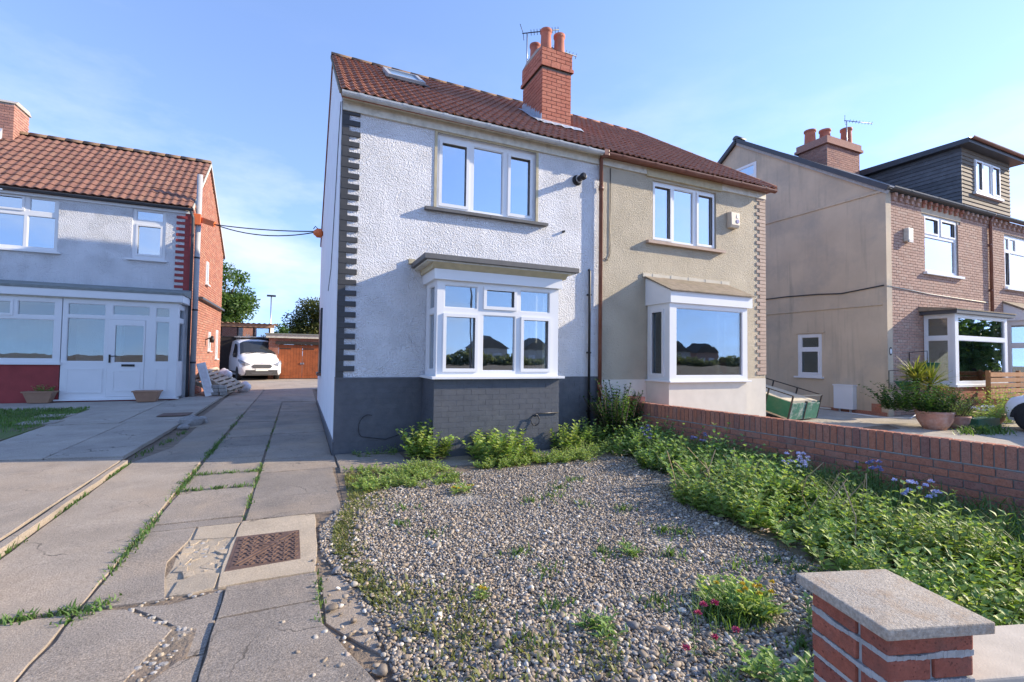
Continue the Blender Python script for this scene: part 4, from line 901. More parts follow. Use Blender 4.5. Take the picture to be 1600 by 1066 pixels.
# chimney right
RC = thing('terrace_chimney', (18.6, 11.3, 9), 'brick chimney stack with four clay pots on the right terrace', 'chimney')
rcx0, rcx1 = 17.7, 19.9
cc = box('core', (rcx0+.2, 11.2, 8.3), (19.9, 12.3, 10.0), 'mortar', RC)
bricks(cc, frame((rcx0+.2, 11.2, 8.3), (1, 0, 0), (0, -1, 0)), 2.0, 1.7, 'old_chimney_brick', proud=.01, depth=.03, nmax=60)
bricks(cc, frame((rcx0+.2, 12.3, 8.3), (0, -1, 0), (-1, 0, 0)), 1.1, 1.7, 'old_chimney_brick', proud=.01, depth=.03, nmax=60)
box('corbel', (rcx0+.08, 11.1, 9.72), (20.0, 12.4, 9.82), 'old_chimney_brick', RC); box('corbel_top', (rcx0+.14, 11.14, 9.82), (19.95, 12.36, 10.02), 'old_chimney_brick', RC)
for x, y, h in ((18.15, 12.0, .62), (18.75, 11.8, .68), (19.2, 12.0, .5), (19.6, 11.5, .78)): pot(RC, x, y, 10.0, h, .19)
yagi('terrace_aerial', (19.3, 11.3, 9.6), (19.3, 11.3, 10.95), (.9, -.1, .08), 1.4, 'television aerial on the right terrace chimney', 8, .014)

# neighbour terrace unit with dormer
T2 = thing('dormer_house', (22, YR, 0), 'pink brick terraced house at far right with slate hung dormer', 'house')
h2 = [(21.68, 23.6, 4.08, 5.90), (21.7, 24.0, .3, 2.9)]
bw2 = plate('front_wall', FR1, 20.6, 28, -.1, 6.38, -.25, -.022, h2, 'mortar', T2)
bricks(bw2, frame((20.605, YR, 0), (1, 0, 0), (0, -1, 0)), 7.3, 6.36, 'house_brick', proud=0, depth=.03, nmax=0, bl=.226, bh=.069, j=.013, z0=-.05, holes=[(a-20.605, b_-20.605, c, d) for a, b_, c, d in h2])
window(T2, FR1, 21.68, 23.6, 4.08, 5.90, [(21.78, 22.1, 5.42, 5.80, 0), (22.2, 22.6, 5.42, 5.8, 0), (21.80, 22.08, 4.2, 5.3, 1), (22.2, 23.5, 4.18, 5.32, 0)], depth=-.05)
box('window_sill', (21.6, YR-.09, 4.02), (23.7, YR, 4.08), 'upvc', T2)
r2_ = MB(); r2_.prism([(YR-.12, 6.40), (12.6, 9.84), (12.6, 9.76), (YR-.08, 6.33)], 20.605, 28); r2_.build('roof', 'wall_brick', T2)
gutter('gutter', (20.6, YR-.16, 6.40), (28, YR-.16, 6.40), 'dark_gutter', T2, .075, ())
for i in range(9):
    x = 20.85+i*.34; d = MB().box((x, YR-.10, 6.20), (x+.12, YR-.0015, 6.295)); d.box((x, YR-.055, 6.10), (x+.12, YR-.0015, 6.198)); d.build('dentil', 'house_brick', T2)
box('upper_floor', (20.61, 7.96, 3.1), (28, 17, 3.25), 'interior', T2); box('room_wall', (20.61, 11, 0), (28, 11.1, 6.3), 'interior', T2)
# porch bay of that house
MB().prism([(6.75, 2.95), (6.75, 3.0), (YR-.001, 3.55), (YR-.001, 2.95)], 21.5, 24.5).build('porch_roof', 'upvc', T2)
MB().prism([(6.70, 3.0), (6.70, 3.05), (YR-.001, 3.62), (YR-.001, 3.56)], 21.45, 24.6).build('porch_tiles', 'moss_stone', T2)
window(T2, frame((0, 6.85, 0), (1, 0, 0), (0, -1, 0)), 21.6, 24.2, .1, 2.95, [(21.8, 22.9, 2.2, 2.8, 0), (21.8, 22.9, .4, 2.05, 0), (23.05, 24.05, .4, 2.8, 0)], depth=0, glass='glass_clear').name = 'porch_window'
window(T2, frame((21.62, YR, 0), (0, -1, 0), (-1, 0, 0)), .02, .77, .1, 2.95, [(.12, .66, 2.2, 2.8, 0), (.12, .66, .4, 2.05, 0)], depth=0, glass='glass_clear', thick=.06).name = 'porch_side_window'
# dormer
DX0, DX1, DY, DZ0, DZ1 = 20.10, 23.5, 8.15, 6.75, 8.80
dm = box('dormer', (DX0+.03, DY+.03, DZ0-.2), (DX1-.03, 12.2, DZ1), 'timber_dark', T2)
n = 15; hh = (DZ1-DZ0)/n
for i in range(n):
    z0_ = DZ0+i*hh; ys = 8.15+max(0, (z0_-6.72))/.71*1.0
    MB().add([(DX0+.0, DY+.0, z0_), (DX0+.025, DY, z0_+hh+.01), (DX0+.025, 11.6, z0_+hh+.01), (DX0, 11.6, z0_)]+[(DX0+.03, DY, z0_), (DX0+.03, 11.6, z0_)], [(0, 1, 2, 3), (0, 4, 1), (0, 3, 5, 4)]).build('slate_course', 'slate', dm)
    segs = [(DX0+.035, DX1)] if not (z0_+hh > 7.38 and z0_ < 8.50) else [(DX0+.035, 20.93), (22.72, DX1)]
    for a, b_ in segs:
        MB().add([(a, DY-.005, z0_), (b_, DY-.005, z0_), (b_, DY+.022, z0_+hh+.01), (a, DY+.022, z0_+hh+.01), (a, DY+.03, z0_), (b_, DY+.03, z0_)], [(0, 1, 2, 3), (0, 4, 5, 1), (0, 3, 4), (1, 5, 2)]).build('tile_course', 'hung_tile', dm)
window(T2, frame((0, DY, 0), (1, 0, 0), (0, -1, 0)), 20.94, 22.71, 7.39, 8.52, [(21.02, 21.38, 7.49, 8.44, 1), (21.52, 22.02, 7.46, 8.46, 0), (22.16, 22.60, 7.49, 8.44, 1)], depth=.02, thick=.05)
box('dormer_sill', (20.85, DY-.08, 7.30), (22.80, DY+.02, 7.38), 'upvc', dm)
MB().prism([(DY-.30, 8.80), (DY-.30, 8.95), (12.3, 9.06), (12.3, 8.80)], DX0-.22, DX1+.4).build('dormer_roof', 'dark_gutter', dm)
gutter('dormer_gutter', (DX0-.2, DY-.36, 8.97), (DX1+.4, DY-.36, 8.97), 'brown_gutter', dm, .07)
# ------------------------------------------------------------------ driveway and paving
DW = bpy.data.objects.new('driveway', None); COL.objects.link(DW); struct(DW); PW[DW.name] = Matrix.Identity(4)
def rough_edge(poly, step=.16, amp=.008):
    o = []
    for i, (x, y) in enumerate(poly):
        x2, y2 = poly[(i+1) % len(poly)]; L_ = math.hypot(x2-x, y2-y); n = max(1, int(L_/step))
        for k in range(n):
            a = 0 if k == 0 else random.uniform(-amp, amp)
            o.append((x+(x2-x)*k/n-(y2-y)/L_*a, y+(y2-y)*k/n+(x2-x)/L_*a))
    return o
def slab(poly, mat, dz=0, tilt=None, name='paving_slab', parent=DW, rough=True, th=.06, zf=zg, amp=.007):
    cx = sum(p[0] for p in poly)/len(poly); cy = sum(p[1] for p in poly)/len(poly)
    tx, ty = tilt if tilt else (random.uniform(-.006, .006), random.uniform(-.006, .006))
    f1 = lambda x, y: zf(y)+dz+tx*(x-cx)+ty*(y-cy)
    pts = rough_edge(poly, amp=amp) if rough else poly
    return MB().slab(pts, lambda x, y: f1(x, y)-th, f1).build(name, mat, parent, .004)
def rect(x0, x1, y0, y1): return [(x0, y0), (x1, y0), (x1, y1), (x0, y1)]
g = .012
ground_strip('drive_bedding', -2.2, .56, [1.2, 7.6, 20], -.013, 'soil')
# column beside the warm strip
y = 5.03
for y1 in (5.20, 6.28, 7.0, 7.9, 8.8, 9.7, 10.6, 11.5, 12.4, 13.3, 14.2, 15.1, 16.0):
    slab(rect(-1.17+g, -.44-g, y+g, y1-g), 'slab_dark', random.uniform(-.006, .004)); y = y1
y = 5.03
for y1 in (5.74, 6.85, 7.62): slab(rect(-.43+g, .40+.02*(y1-5) if y1 < 7 else .5, y+g, y1-g), 'slab_dark', random.uniform(-.004, .006)); y = y1
for y1 in (8.7, 9.8, 10.9, 12.0, 13.1, 14.2, 15.3): slab(rect(-.43+g, .47, y+g, y1-g), 'slab_dark', random.uniform(-.004, .006)); y = y1
slab([(-1.17, 3.72), (-.92, 3.69), (-.74, 3.68), (-.80, 3.95), (-.86, 4.3), (-.80, 4.7), (-.80, 5.02), (-1.17, 5.02)], 'slab_dark', .0)
# below the cross crack: broken pieces
slab([(-1.17, 1.4), (-.80, 1.4), (-.73, 2.85), (-.62, 3.28), (-.93, 3.63), (-1.17, 3.70)], 'slab_dark', .0, (.0, .0), amp=.012)
slab([(-.60, 3.30), (-.53, 2.98), (-.42, 2.98), (-.42, 3.68), (-.70, 3.60), (-.90, 3.64)], 'slab_dark', -.004, (-.006, .004), amp=.012)
slab([(-.68, 1.4), (-.41, 1.4), (-.42, 2.96), (-.53, 2.95), (-.66, 2.75)], 'slab_dark', -.004, (.004, .0), amp=.012)
slab([(-.76, 2.7), (-.5, 2.7), (-.5, 3.35), (-.66, 3.32)], 'soil', -.005, (0, 0), 'earth_fill', amp=.01)
slab(rect(-.405, .15, 3.30, 3.69), 'slab_dark', .012, (.005, .01)); slab([(-.395, 1.4), (.42, 1.4), (.40, 2.3), (.16, 2.99), (.15, 3.27), (-.405, 3.27)], 'slab_dark', .016, (.01, .004))
slab([(.18, 3.02), (.44, 2.60), (.42, 3.2), (.30, 3.62), (.17, 3.62)], 'slab_warm', .0)
# warm concrete strip on the left
slab([(-1.95, 3.78), (-1.19, 3.73), (-1.20, 5.9), (-1.21, 7.9), (-2.03, 7.95), (-2.0, 5.8)], 'slab_warm', .008, (0, .002))
slab([(-2.06, 8.02), (-1.21, 7.95), (-1.21, 11.0), (-1.80, 11.0), (-1.78, 9.0)], 'slab_warm', .004)
slab([(-1.95, 11.03), (-1.21, 11.03), (-1.20, 14.3), (-2.0, 14.3)], 'slab_warm', .004); slab([(-2.0, 14.33), (-1.2, 14.33), (-1.18, 20), (-2.1, 20)], 'slab_warm', .004)
slab([(-2.6, 1.4), (-1.20, 1.4), (-1.195, 3.69), (-2.4, 3.74)], 'slab_warm', .002, (.004, -.004))
slab([(-4.5, 20.03), (1.2, 20.03), (1.2, 26.2), (-4.5, 27.5)], 'slab_pale', .0, (0, 0)); slab([(-1.16, 16.03), (.47, 15.33), (.47, 20), (-1.16, 20)], 'slab_dark', .0, (0, 0))
slab([(-2.06, 3.8), (-2.0, 3.8), (-2.07, 7.95), (-2.13, 7.95)], 'slab_warm', .052, (0, 0), 'kerb', th=.14)   # kerb edging
# neighbour drive, raised
ND = bpy.data.objects.new('neighbour_drive', None); COL.objects.link(ND); struct(ND); PW[ND.name] = Matrix.Identity(4)
xs = [-4.35, -3.25, -2.14]
ys = [1.5, 3.3, 5.4, 8.25]
slab([(-9, 1.4), (-2.11, 1.4), (-2.13, 4.9), (-9, 5.2)], 'slab_warm', .05, (0, 0), parent=ND)
slab([(-9, 5.23), (-2.13, 4.93), (-2.16, 8.15), (-4.2, 8.5), (-9, 8.6)], 'slab_warm', .05, (0, 0), parent=ND)
slab([(-4.15, 8.55), (-3.1, 8.36), (-3.1, 11.6), (-4.28, 11.6)], 'slab_pale', .06, (0, 0), parent=ND); slab([(-3.08, 8.36), (-2.19, 8.2), (-2.12, 11.6), (-3.08, 11.6)], 'slab_pale', .062, (0, 0), parent=ND)
slab([(-4.3, 11.63), (-3.2, 11.63), (-3.3, 15.9), (-4.45, 14.2)], 'slab_pale', .065, (0, 0), parent=ND); slab([(-3.18, 11.63), (-2.12, 11.63), (-2.16, 16.9), (-3.0, 16.9), (-3.28, 15.9)], 'slab_pale', .063, (0, 0), parent=ND)
slab([(-9.2, 14.75), (-4.5, 14.25), (-3.32, 15.93), (-3.32, 16.05), (-9.2, 16.05)], 'slab_pale', .06, (0, 0), parent=ND)
slab([(-2.98, 16.93), (-2.16, 16.93), (-2.2, 23), (-2.98, 23)], 'slab_pale', .04, (0, 0), parent=ND)
MB().slab([(-2.10, 8.25), (-1.80, 8.9), (-1.82, 11.0), (-2.08, 11.0)], lambda x, y: zg(y)-.05, lambda x, y: zg(y)-.018).build('puddle_slab', 'coping', DW)
for i, (x, y, s) in enumerate(((-1.95, 11.35, .22), (-1.86, 11.85, .13), (-2.0, 10.9, .10), (-1.78, 11.6, .08))):
    me = bpy.data.meshes.new('kerb_rubble'); bm = bmesh.new(); bmesh.ops.create_icosphere(bm, subdivisions=2, radius=s)
    for v in bm.verts: v.co *= random.uniform(.78, 1.12); v.co.z *= .62
    bm.to_mesh(me); bm.free()
    tag(link('concrete_lump', me, 'paver_rubble', None, Matrix.Translation((x, y, zg(y)+s*.3))), ['large broken concrete lump at the end of the trench', 'pale concrete chunk beyond the largest lump', 'small concrete chunk in the muddy trench', 'small concrete chunk on the drive side of the lumps'][i], 'rubble', 'broken kerb pieces')
tag(box('inspection_cover', (-2.75, 12.3, .148), (-2.2, 12.9, .157), 'rust_iron'), 'flat rusty inspection cover on the neighbouring drive', 'cover')
for i, (x, y) in enumerate(((-4.35, 12.0), (-4.5, 13.0))):
    tag(MB().slab(rough_edge(rect(x-.45, x+.12, y-.22, y+.25)), lambda a, b: lz(b)-.06, lambda a, b: lz(b)+.012).build('stepping_stone', 'slab_pale'), ['nearer pale stepping stone at the lawn edge', 'farther pale stepping stone at the lawn edge'][i], 'paving stone')
lw = MB(); lw.slab([(-9.3, 8.63), (-4.2, 8.52), (-4.3, 11.6), (-4.47, 14.2), (-9.3, 14.7)], lambda x, y: zg(y)-.03, lambda x, y: lz(y)-.006)
struct(lw.build('lawn', 'lawn_ground'))
n = 16000; xx = rng.uniform(-9, -4.32, n); yy = rng.uniform(10.2, 14.5, n)
ok = (rng.uniform(0, 1, n) < np.clip((yy-10.6)/1.6, 0, 1)) & (xx < -4.3-(yy-11)*.06)
P = np.stack([xx, yy, .015*(yy-7.6)+.065], 1)[ok]
tag(blades('lawn_grass', P, .055, .012, .5, 'leaf_grass'), 'short patchy lawn grass in front of the left house', 'grass', kind='stuff')

# drain cover and broken concrete surround
slab([(-.46, 3.72), (-.10, 3.735), (.14, 3.73), (.17, 4.2), (.17, 5.0), (-.44, 5.02), (-.47, 4.3)], 'surround', .006, (0, 0), 'concrete_surround', amp=.012)
slab([(-.73, 3.72), (-.60, 3.70), (-.48, 3.73), (-.48, 3.95), (-.62, 4.0), (-.72, 3.92)], 'surround', .002, (.02, 0), 'concrete_surround', amp=.016)
slab([(-.77, 4.72), (-.47, 4.66), (-.46, 5.0), (-.78, 5.01)], 'surround', .0, (0, .01), 'concrete_surround', amp=.016)
slab([(-.81, 3.72), (-.46, 3.72), (-.46, 5.01), (-.81, 5.01)], 'surround', -.012, (0, 0), 'concrete_bed', amp=.012)
for ix in range(4):          # shattered remains of the concrete
    for iy in range(7):
        x = -.80+ix*.085; y = 3.97+iy*.108
        if random.random() < .25: continue
        q = [(x+a+random.uniform(-.034, .034), y+b_+random.uniform(-.04, .04)) for a, b_ in ((.006, .006), (.078, .004), (.080, .100), (.004, .102))]
        slab(q, 'surround', random.uniform(-.014, .002), (random.uniform(-.10, .10), random.uniform(-.10, .10)), 'broken_piece', amp=.006, th=.03)
for i in range(46):
    x = random.uniform(-.80, -.50); y = random.uniform(3.95, 4.72); s = random.uniform(.010, .026)
    key = i % 6
    if i < 6:
        me = bpy.data.meshes.new('rubble'); bm = bmesh.new(); bmesh.ops.create_icosphere(bm, subdivisions=1, radius=1)
        for v in bm.verts: v.co *= random.uniform(.75, 1.2)
        bm.to_mesh(me); bm.free(); me.materials.append(MATS['surround' if i % 3 == 0 else 'paver_rubble']); 
        if i == 0: rub = []
        rub.append(me)
    link('rubble', rub[key], None, DW, Matrix.Translation((x, y, zg(y)-.016)) @ Matrix.Rotation(random.uniform(0, 6), 4, 'Z') @ Matrix.Diagonal((s*1.2, s*.9, s*.5, 1)))
for i in range(26):   # crumbs along the cracks
    tt = random.random(); x = -.92+.30*tt+random.uniform(-.02, .02); y = 3.64-.34*tt if i % 2 else 3.66+random.uniform(-.03, .03)
    if i % 2 == 0: x = random.uniform(-.9, -.42)
    s = random.uniform(.006, .018); link('rubble', rub[i % 6], None, DW, Matrix.Translation((x, y, zg(y)-.004)) @ Matrix.Diagonal((s*1.2, s, s*.8, 1)))
for i in range(44):
    s = random.uniform(.005, .016); tt = random.random(); x = -.70+.12*tt+random.uniform(-.06, .08); y = 2.75+.55*tt
    link('rubble', rub[i % 6], None, DW, Matrix.Translation((x, y, zg(y)-.004)) @ Matrix.Diagonal((s*1.2, s, s*.7, 1)))
MC = thing('manhole_cover', (-.2, 4.28, -.05), 'rusty square patterned manhole cover set in pale concrete on the drive', 'manhole cover')
zc = lambda x, y: zg(y)+.010
rz_ = [(-.45, 3.95), (.045, 3.98), (.035, 4.60), (-.445, 4.62)]
MB().slab(rz_, lambda x, y: zg(y)-.03, lambda x, y: zg(y)+.008).build('frame', 'rust_iron', MC)
MB().slab([(-.425, 3.975), (.02, 4.005), (.01, 4.575), (-.42, 4.595)], lambda x, y: zg(y), zc).build('plate', 'rust_iron', MC)
tr = MB()
for i in range(11):
    for j in range(14):
        x = -.395+i*.039+(.019 if j % 2 else 0); y = 4.01+j*.0415
        if abs((x+.2)-(y-4.29)*.62) < .035 or abs(math.hypot((x+.2)*1.1, y-4.29)-.16) < .0: continue
        s = (1 if (i+j) % 2 else -1)
        tr.bar((x-.011, y-.013*s, zg(y)+.0125), (x+.011, y+.013*s, zg(y)+.0125), .010, .007)
tr.bar((-.40, 4.03, zg(4)+.0125), (-.0, 4.56, zg(4.5)+.0125), .014, .008); tr.bar((-.37, 4.01, zg(4)+.0125), (.01, 4.50, zg(4.5)+.0125), .014, .008)
tr.bar((-.33, 4.36, zg(4.3)+.0125), (-.08, 4.36, zg(4.3)+.0125), .02, .008); tr.bar((-.30, 4.31, zg(4.3)+.0125), (-.10, 4.31, zg(4.3)+.0125), .014, .008)
tag(tr.build('tread_pattern', 'rust_iron', MC), kind='stuff')

# garden ground
gd = MB(); gd.slab([(.43, 1.3), (6.5, .6), (6.0, 5.0), (5.75, 7.6), (.5, 7.6), (.45, 5.0), (.2, 4.2), (.38, 3.4), (.46, 2.7)], lambda x, y: zg(y)-.06, lambda x, y: zg(y)-.010)
struct(gd.build('garden_soil', 'soil'))
gp = MB(); gpoly = [(.47, 1.5), (2.2, 1.15), (3.5, 1.4), (3.72, 2.5), (3.9, 3.9), (4.3, 4.4), (4.8, 6.0), (4.3, 6.15), (3.0, 6.0), (1.9, 6.05), (.9, 5.6), (.48, 5.3), (.20, 4.6), (.19, 4.1), (.32, 3.5), (.46, 2.7)]
gp.slab(gpoly, lambda x, y: zg(y)-.03, lambda x, y: zg(y)-.004); struct(gp.build('gravel_bed', 'gravel_bed'))
GPth = np.array(gpoly)
def inpoly(x, y, poly):
    c = np.zeros(len(x), bool); j = len(poly)-1
    for i in range(len(poly)):
        xi, yi = poly[i]; xj, yj = poly[j]
        c ^= ((yi > y) != (yj > y)) & (x < (xj-xi)*(y-yi)/(yj-yi+1e-12)+xi); j = i
    return c
def ico(sub):
    bm = bmesh.new(); bmesh.ops.create_icosphere(bm, subdivisions=sub, radius=1); bm.verts.ensure_lookup_table()
    V = np.array([v.co[:] for v in bm.verts]); F = np.array([[v.index for v in f.verts] for f in bm.faces]); bm.free(); return V, F
def pebbles(name, X, Y, S, mat, sub, zoff=0):
    n = len(X); V0, F0_ = ico(sub); a = rng.uniform(0, 6.28, n); ca, sa = np.cos(a), np.sin(a)
    sc = np.stack([rng.uniform(.85, 1.5, n), rng.uniform(.75, 1.1, n), rng.uniform(.5, .8, n)], 1)*S[:, None]
    ph = rng.uniform(0, 6.28, (n, 1)); wob = 1+.14*np.sin(V0[None, :, 0]*3+ph)+.12*np.sin(V0[None, :, 1]*4+ph*2)
    V = V0[None]*sc[:, None]*wob[:, :, None]
    tx = rng.normal(0, .25, n); V[:, :, 2] += V[:, :, 0]*tx[:, None]
    x = V[:, :, 0]*ca[:, None]-V[:, :, 1]*sa[:, None]; y_ = V[:, :, 0]*sa[:, None]+V[:, :, 1]*ca[:, None]
    V = np.stack([x+X[:, None], y_+Y[:, None], V[:, :, 2]+(.015*(Y-7.6)+zoff+rng.uniform(-.2, .6, n)*S)[:, None]], 2)
    F = F0_[None]+(np.arange(n)*len(V0))[:, None, None]
    me = npmesh(name, V.reshape(-1, 3), F.reshape(-1, 3), None, smooth=True, link_=False)
    pal = np.array([(.31, .265, .215), (.38, .335, .275), (.23, .20, .17), (.35, .28, .21), (.25, .21, .165), (.44, .415, .375), (.16, .16, .17), (.27, .235, .195), (.36, .315, .275), (.56, .54, .50), (.23, .23, .24), (.20, .17, .14)])
    c = pal[rng.integers(0, len(pal), n)]*rng.uniform(.72, 1.22, (n, 1))*np.array([1.05, 1.0, .93])
    ca_ = me.attributes.new('pc', 'FLOAT_COLOR', 'POINT'); ca_.data.foreach_set('color', np.concatenate([np.repeat(c, len(V0), 0), np.ones((n*len(V0), 1))], 1).astype(np.float32).ravel())
    return tag(link(name, me, mat), 'grey and tan pebble gravel covering the front garden', 'gravel', kind='stuff')
n = 118000; X = rng.uniform(.1, 4.9, n); Yp = rng.uniform(1.2, 6.3, n)
ok = inpoly(X, Yp, gpoly)
pn = np.sin(X*2.3+1.1)*np.cos(Yp*1.9+.4)+.6*np.sin(X*5.1+Yp*3.7)+.35*np.sin(X*9.3-Yp*7.9)
bare = (pn > rng.uniform(.75, 1.9, n)) | (np.exp(-((X-1.75)/.5)**2-((Yp-4.95)/.22)**2) > rng.uniform(.15, 1, n)) | (np.exp(-((X-1.3)/.9)**2-((Yp-5.75)/.3)**2) > rng.uniform(.2, 1.2, n))
thin = rng.uniform(0, 1, n) < np.clip((Yp-5.2)*.8, 0, .6)
ok &= ~bare & ~thin
X = X[ok]; Yp = Yp[ok]; S = rng.lognormal(math.log(.0083), .36, len(X))
near = Yp < 2.6
pebbles('gravel', X[near], Yp[near], S[near], 'pebble', 2, .002); pebbles('gravel', X[~near], Yp[~near], S[~near], 'pebble', 1, .002)
for o in [q for q in bpy.data.objects if q.name.startswith('gravel') and q.get('kind') == 'stuff']: pass
bpy.data.objects['gravel.001']['label'] = 'finer looking pebble gravel farther back towards the house'
# stray pebbles on the slabs
n = 160; X = rng.normal(.36, .13, n); Yp = rng.uniform(2.2, 4.0, n); ok = X < .52
pebbles('stray_pebbles', X[ok], Yp[ok], rng.lognormal(math.log(.012), .3, ok.sum()), 'pebble', 2, .012)['label'] = 'stray pebbles spilled from the gravel onto the drive slabs'
# house-front paving path
for x0, x1, y0, y1 in ((.52, 1.45, 6.55, 7.6), (1.46, 2.4, 6.4, 6.92), (2.42, 3.4, 6.38, 6.88), (3.42, 4.4, 6.45, 6.9)):
    slab(rect(x0, x1-.01, y0, y1-.01), 'slab_dark', .012, parent=bpy.data.objects['garden_soil'])

# ------------------------------------------------------------------ boundary wall, pillar, front wall
BW = thing('boundary_wall', (6.1, 4.5, -.05), 'low red brick boundary wall topped with upright bricks between the gardens', 'wall')
A = Vector((5.78, 7.42, 0)); Bv = Vector((6.52, .6, 0)); dW = (Bv-A); Lw = dW.length; dW.normalize(); nW = Vector((dW.y, -dW.x, 0))
if nW.x > 0: nW = -nW
MWl = frame((A.x, A.y, 0), dW, nW)
core = MB().box((0, -.10, -.15), (Lw, -.012, .69), MWl).build('mortar_core', 'dark_mortar', BW)
i = 0; x = 0; sm = brick_mesh(.072, .226, .112, 'wall_brick', .006)
while x < Lw-.08:
    link('brick', sm, None, core, MWl @ Matrix.Translation((x+.036, -.056+random.uniform(-.003, .003), .70-.113+random.uniform(-.004, .003))) @ Matrix.Rotation(random.uniform(-.012, .012), 4, 'Y')); x += .0835; i += 1
for r in range(7):
    z = .455-.0365-r*.083; x = -.12 if r % 2 else 0
    while x < Lw-.1:
        a = max(x, 0); b_ = min(x+.233, Lw)
        if b_-a > .05: link('brick', brick_mesh(b_-a, .073, .112, 'wall_brick', .006), None, core, MWl @ Matrix.Translation(((a+b_)/2, -.056+random.uniform(-.003, .003), z)))
        x += .243
MB().box((0, -.105, .466), (Lw, -.004, .474), MWl).build('mortar_bed', 'mortar_pale', BW)
lb = thing('loose_brick_planter', (5.83, 7.3, .70), 'small orange brick planter with a sprout at the house end of the wall', 'planter')
box('brick', (5.72, 7.12, .703), (5.95, 7.38, .80), 'chimney_brick', lb, .008)
blades('sprout', np.array([(5.83+random.uniform(-.06, .06), 7.25+random.uniform(-.06, .06), .80) for _ in range(14)]), .12, .012, .7, 'leaf_grass', lb)

PA = math.atan2(-.105, .345)
MPi = Matrix.Translation((1.668, .878, 0)) @ Matrix.Rotation(PA, 4, 'Z')      # local x along the front, y into the garden
PL = thing('gate_pillar', (1.84, 1.0, -.1), 'red brick gate pillar with a shallow pyramid concrete cap in the foreground', 'pillar')
pw, pd = .305, .305
ptop = .665
MB().box((.011, .011, -.2), (pw-.011, pd-.011, ptop), MPi).build('mortar_core', 'mortar_pale', PL)
core = [o for o in PL.children][0]
bh, jj = .0655, .0155
z = ptop-bh; r = 0
while z > -.2:
    if r % 2 == 0: lay = [(0, pw, 0, .10, ), (0, .098, .115, pd), (pw-.098, pw, .115, pd), (.113, pw-.113, pd-.098, pd)]
    else: lay = [(0, .145, 0, .098), (.16, pw, 0, .098), (0, .098, .113, pd), (pw-.098, pw, .113, pd), (.113, pw-.113, pd-.098, pd)]
    if r % 2 == 1: lay = [(0, .15, 0, .098), (.165, pw, 0, .098), (0, .098, .112, pd), (pw-.098, pw, .112, pd), (.113, pw-.113, pd-.098, pd)]
    for a, b_, c, d in lay:
        j_ = [random.uniform(-.002, .002) for _ in range(2)]
        me = MB().box((a, c, 0), (b_, d, bh)).mesh('brick', bevel=.008); me.materials.append(MATS['pillar_brick'])
        link('brick', me, None, core, MPi @ Matrix.Translation((j_[0], j_[1], z)) @ Matrix.Rotation(random.uniform(-.004, .004), 4, 'Z'))
    z -= bh+jj; r += 1
# smeared mortar in the joints
mo = MB()
for r in range(10):
    z = ptop-bh-jj-r*(bh+jj)
    NS = 44; q1 = q2 = q3 = 0
    for k in range(NS):
        a = pw*k/NS; q1 = max(-.004, min(.004, q1+random.uniform(-.0016, .0016))); q2 = max(-.005, min(.006, q2+random.uniform(-.0022, .0022))); q3 = max(-.005, min(.006, q3+random.uniform(-.0022, .0022))); mo.box((a, q1, z-max(0, q2)), (a+pw/NS, .02, z+jj+q3), MPi); mo.box((q1, a, z-max(0, q3)), (.02, a+pw/NS, z+jj+q2), MPi)
tag(mo.build('mortar_smears', 'mortar_pale', PL), kind='stuff')
cp = MB(); e = .036; ct_ = .036
zt = ptop+.001
cp.add([MPi @ Vector(p) for p in ((-e, -e, zt), (pw+e, -e, zt), (pw+e, pd+e, zt), (-e, pd+e, zt), (-e, -e, zt+ct_), (pw+e, -e, zt+ct_), (pw+e, pd+e, zt+ct_), (-e, pd+e, zt+ct_), (pw/2, pd/2, zt+ct_+.009))],
       [(3, 2, 1, 0), (0, 1, 5, 4), (1, 2, 6, 5), (2, 3, 7, 6), (3, 0, 4, 7), (4, 5, 8), (5, 6, 8), (6, 7, 8), (7, 4, 8)]); cp.build('cap', 'cap_concrete', PL, .005)
FWt = thing('front_garden_wall', (2.6, .8, -.1), 'low front garden wall with flat pale concrete top right of the pillar', 'wall')
MB().box((pw+.01, .05, -.2), (6, .26, .44), MPi).build('brickwork', 'pillar_brick', FWt); MB().box((pw+.008, .01, .44), (6, .275, .50), MPi).build('coping', 'coping', FWt, .008)

# ------------------------------------------------------------------ neighbour's paving on the right
rp = MB(); rp.slab([(5.95, 7.6), (6.05, 5.0), (6.6, .6), (40, .6), (40, 9.0), (XR-.02, 9.0), (XR-.02, 20), (9.88, 20), (9.88, 7.6)], lambda x, y: zg(y)-.06, lambda x, y: zg(y)+.012)
struct(rp.build('right_paving', 'pave_right'))
tag(MB().slab(rough_edge([(11.5, 6.2), (12.6, 6.3), (13.0, 6.75), (11.6, 6.7)]), lambda x, y: zg(y), lambda x, y: zg(y)+.016).build('soil_patch', 'soil'), 'dark soil patch on the pale paving beyond the brick wall', 'soil patch') 

# ------------------------------------------------------------------ trailer
TR = thing('green_trailer', (11.5, 8.6, 0), 'green box trailer with wire rails tipped back behind the beige bay', 'trailer')
tl_ = math.radians(13.5)
MT = Matrix.Translation((11.0, 7.9, .06)) @ Matrix.Rotation(math.radians(4), 4, 'Z') @ Matrix.Rotation(tl_, 4, 'X')
def tb(n_, a, b_, mat, bev=0): return MB().box(a, b_, MT).build(n_, mat, TR, bev)
tb('floor', (0, 0, 0), (1.22, 2.0, .04), 'trailer_bed'); tb('load', (.05, .04, .38), (1.17, 1.96, .45), 'trailer_bed')
for x in (0, 1.19): tb('side_panel', (x, 0, .04), (x+.03, 2.0, .44), 'trailer_green')
tb('front_panel', (.03, 1.97, .04), (1.19, 2.0, .44), 'trailer_green')
for a, b_ in ((.03, .60), (.62, 1.19)): tb('tail_panel', (a, -.02, .0), (b_, .012, .42), 'trailer_worn')
tb('tail_post', (.595, -.035, 0), (.63, .015, .46), 'dark_metal')
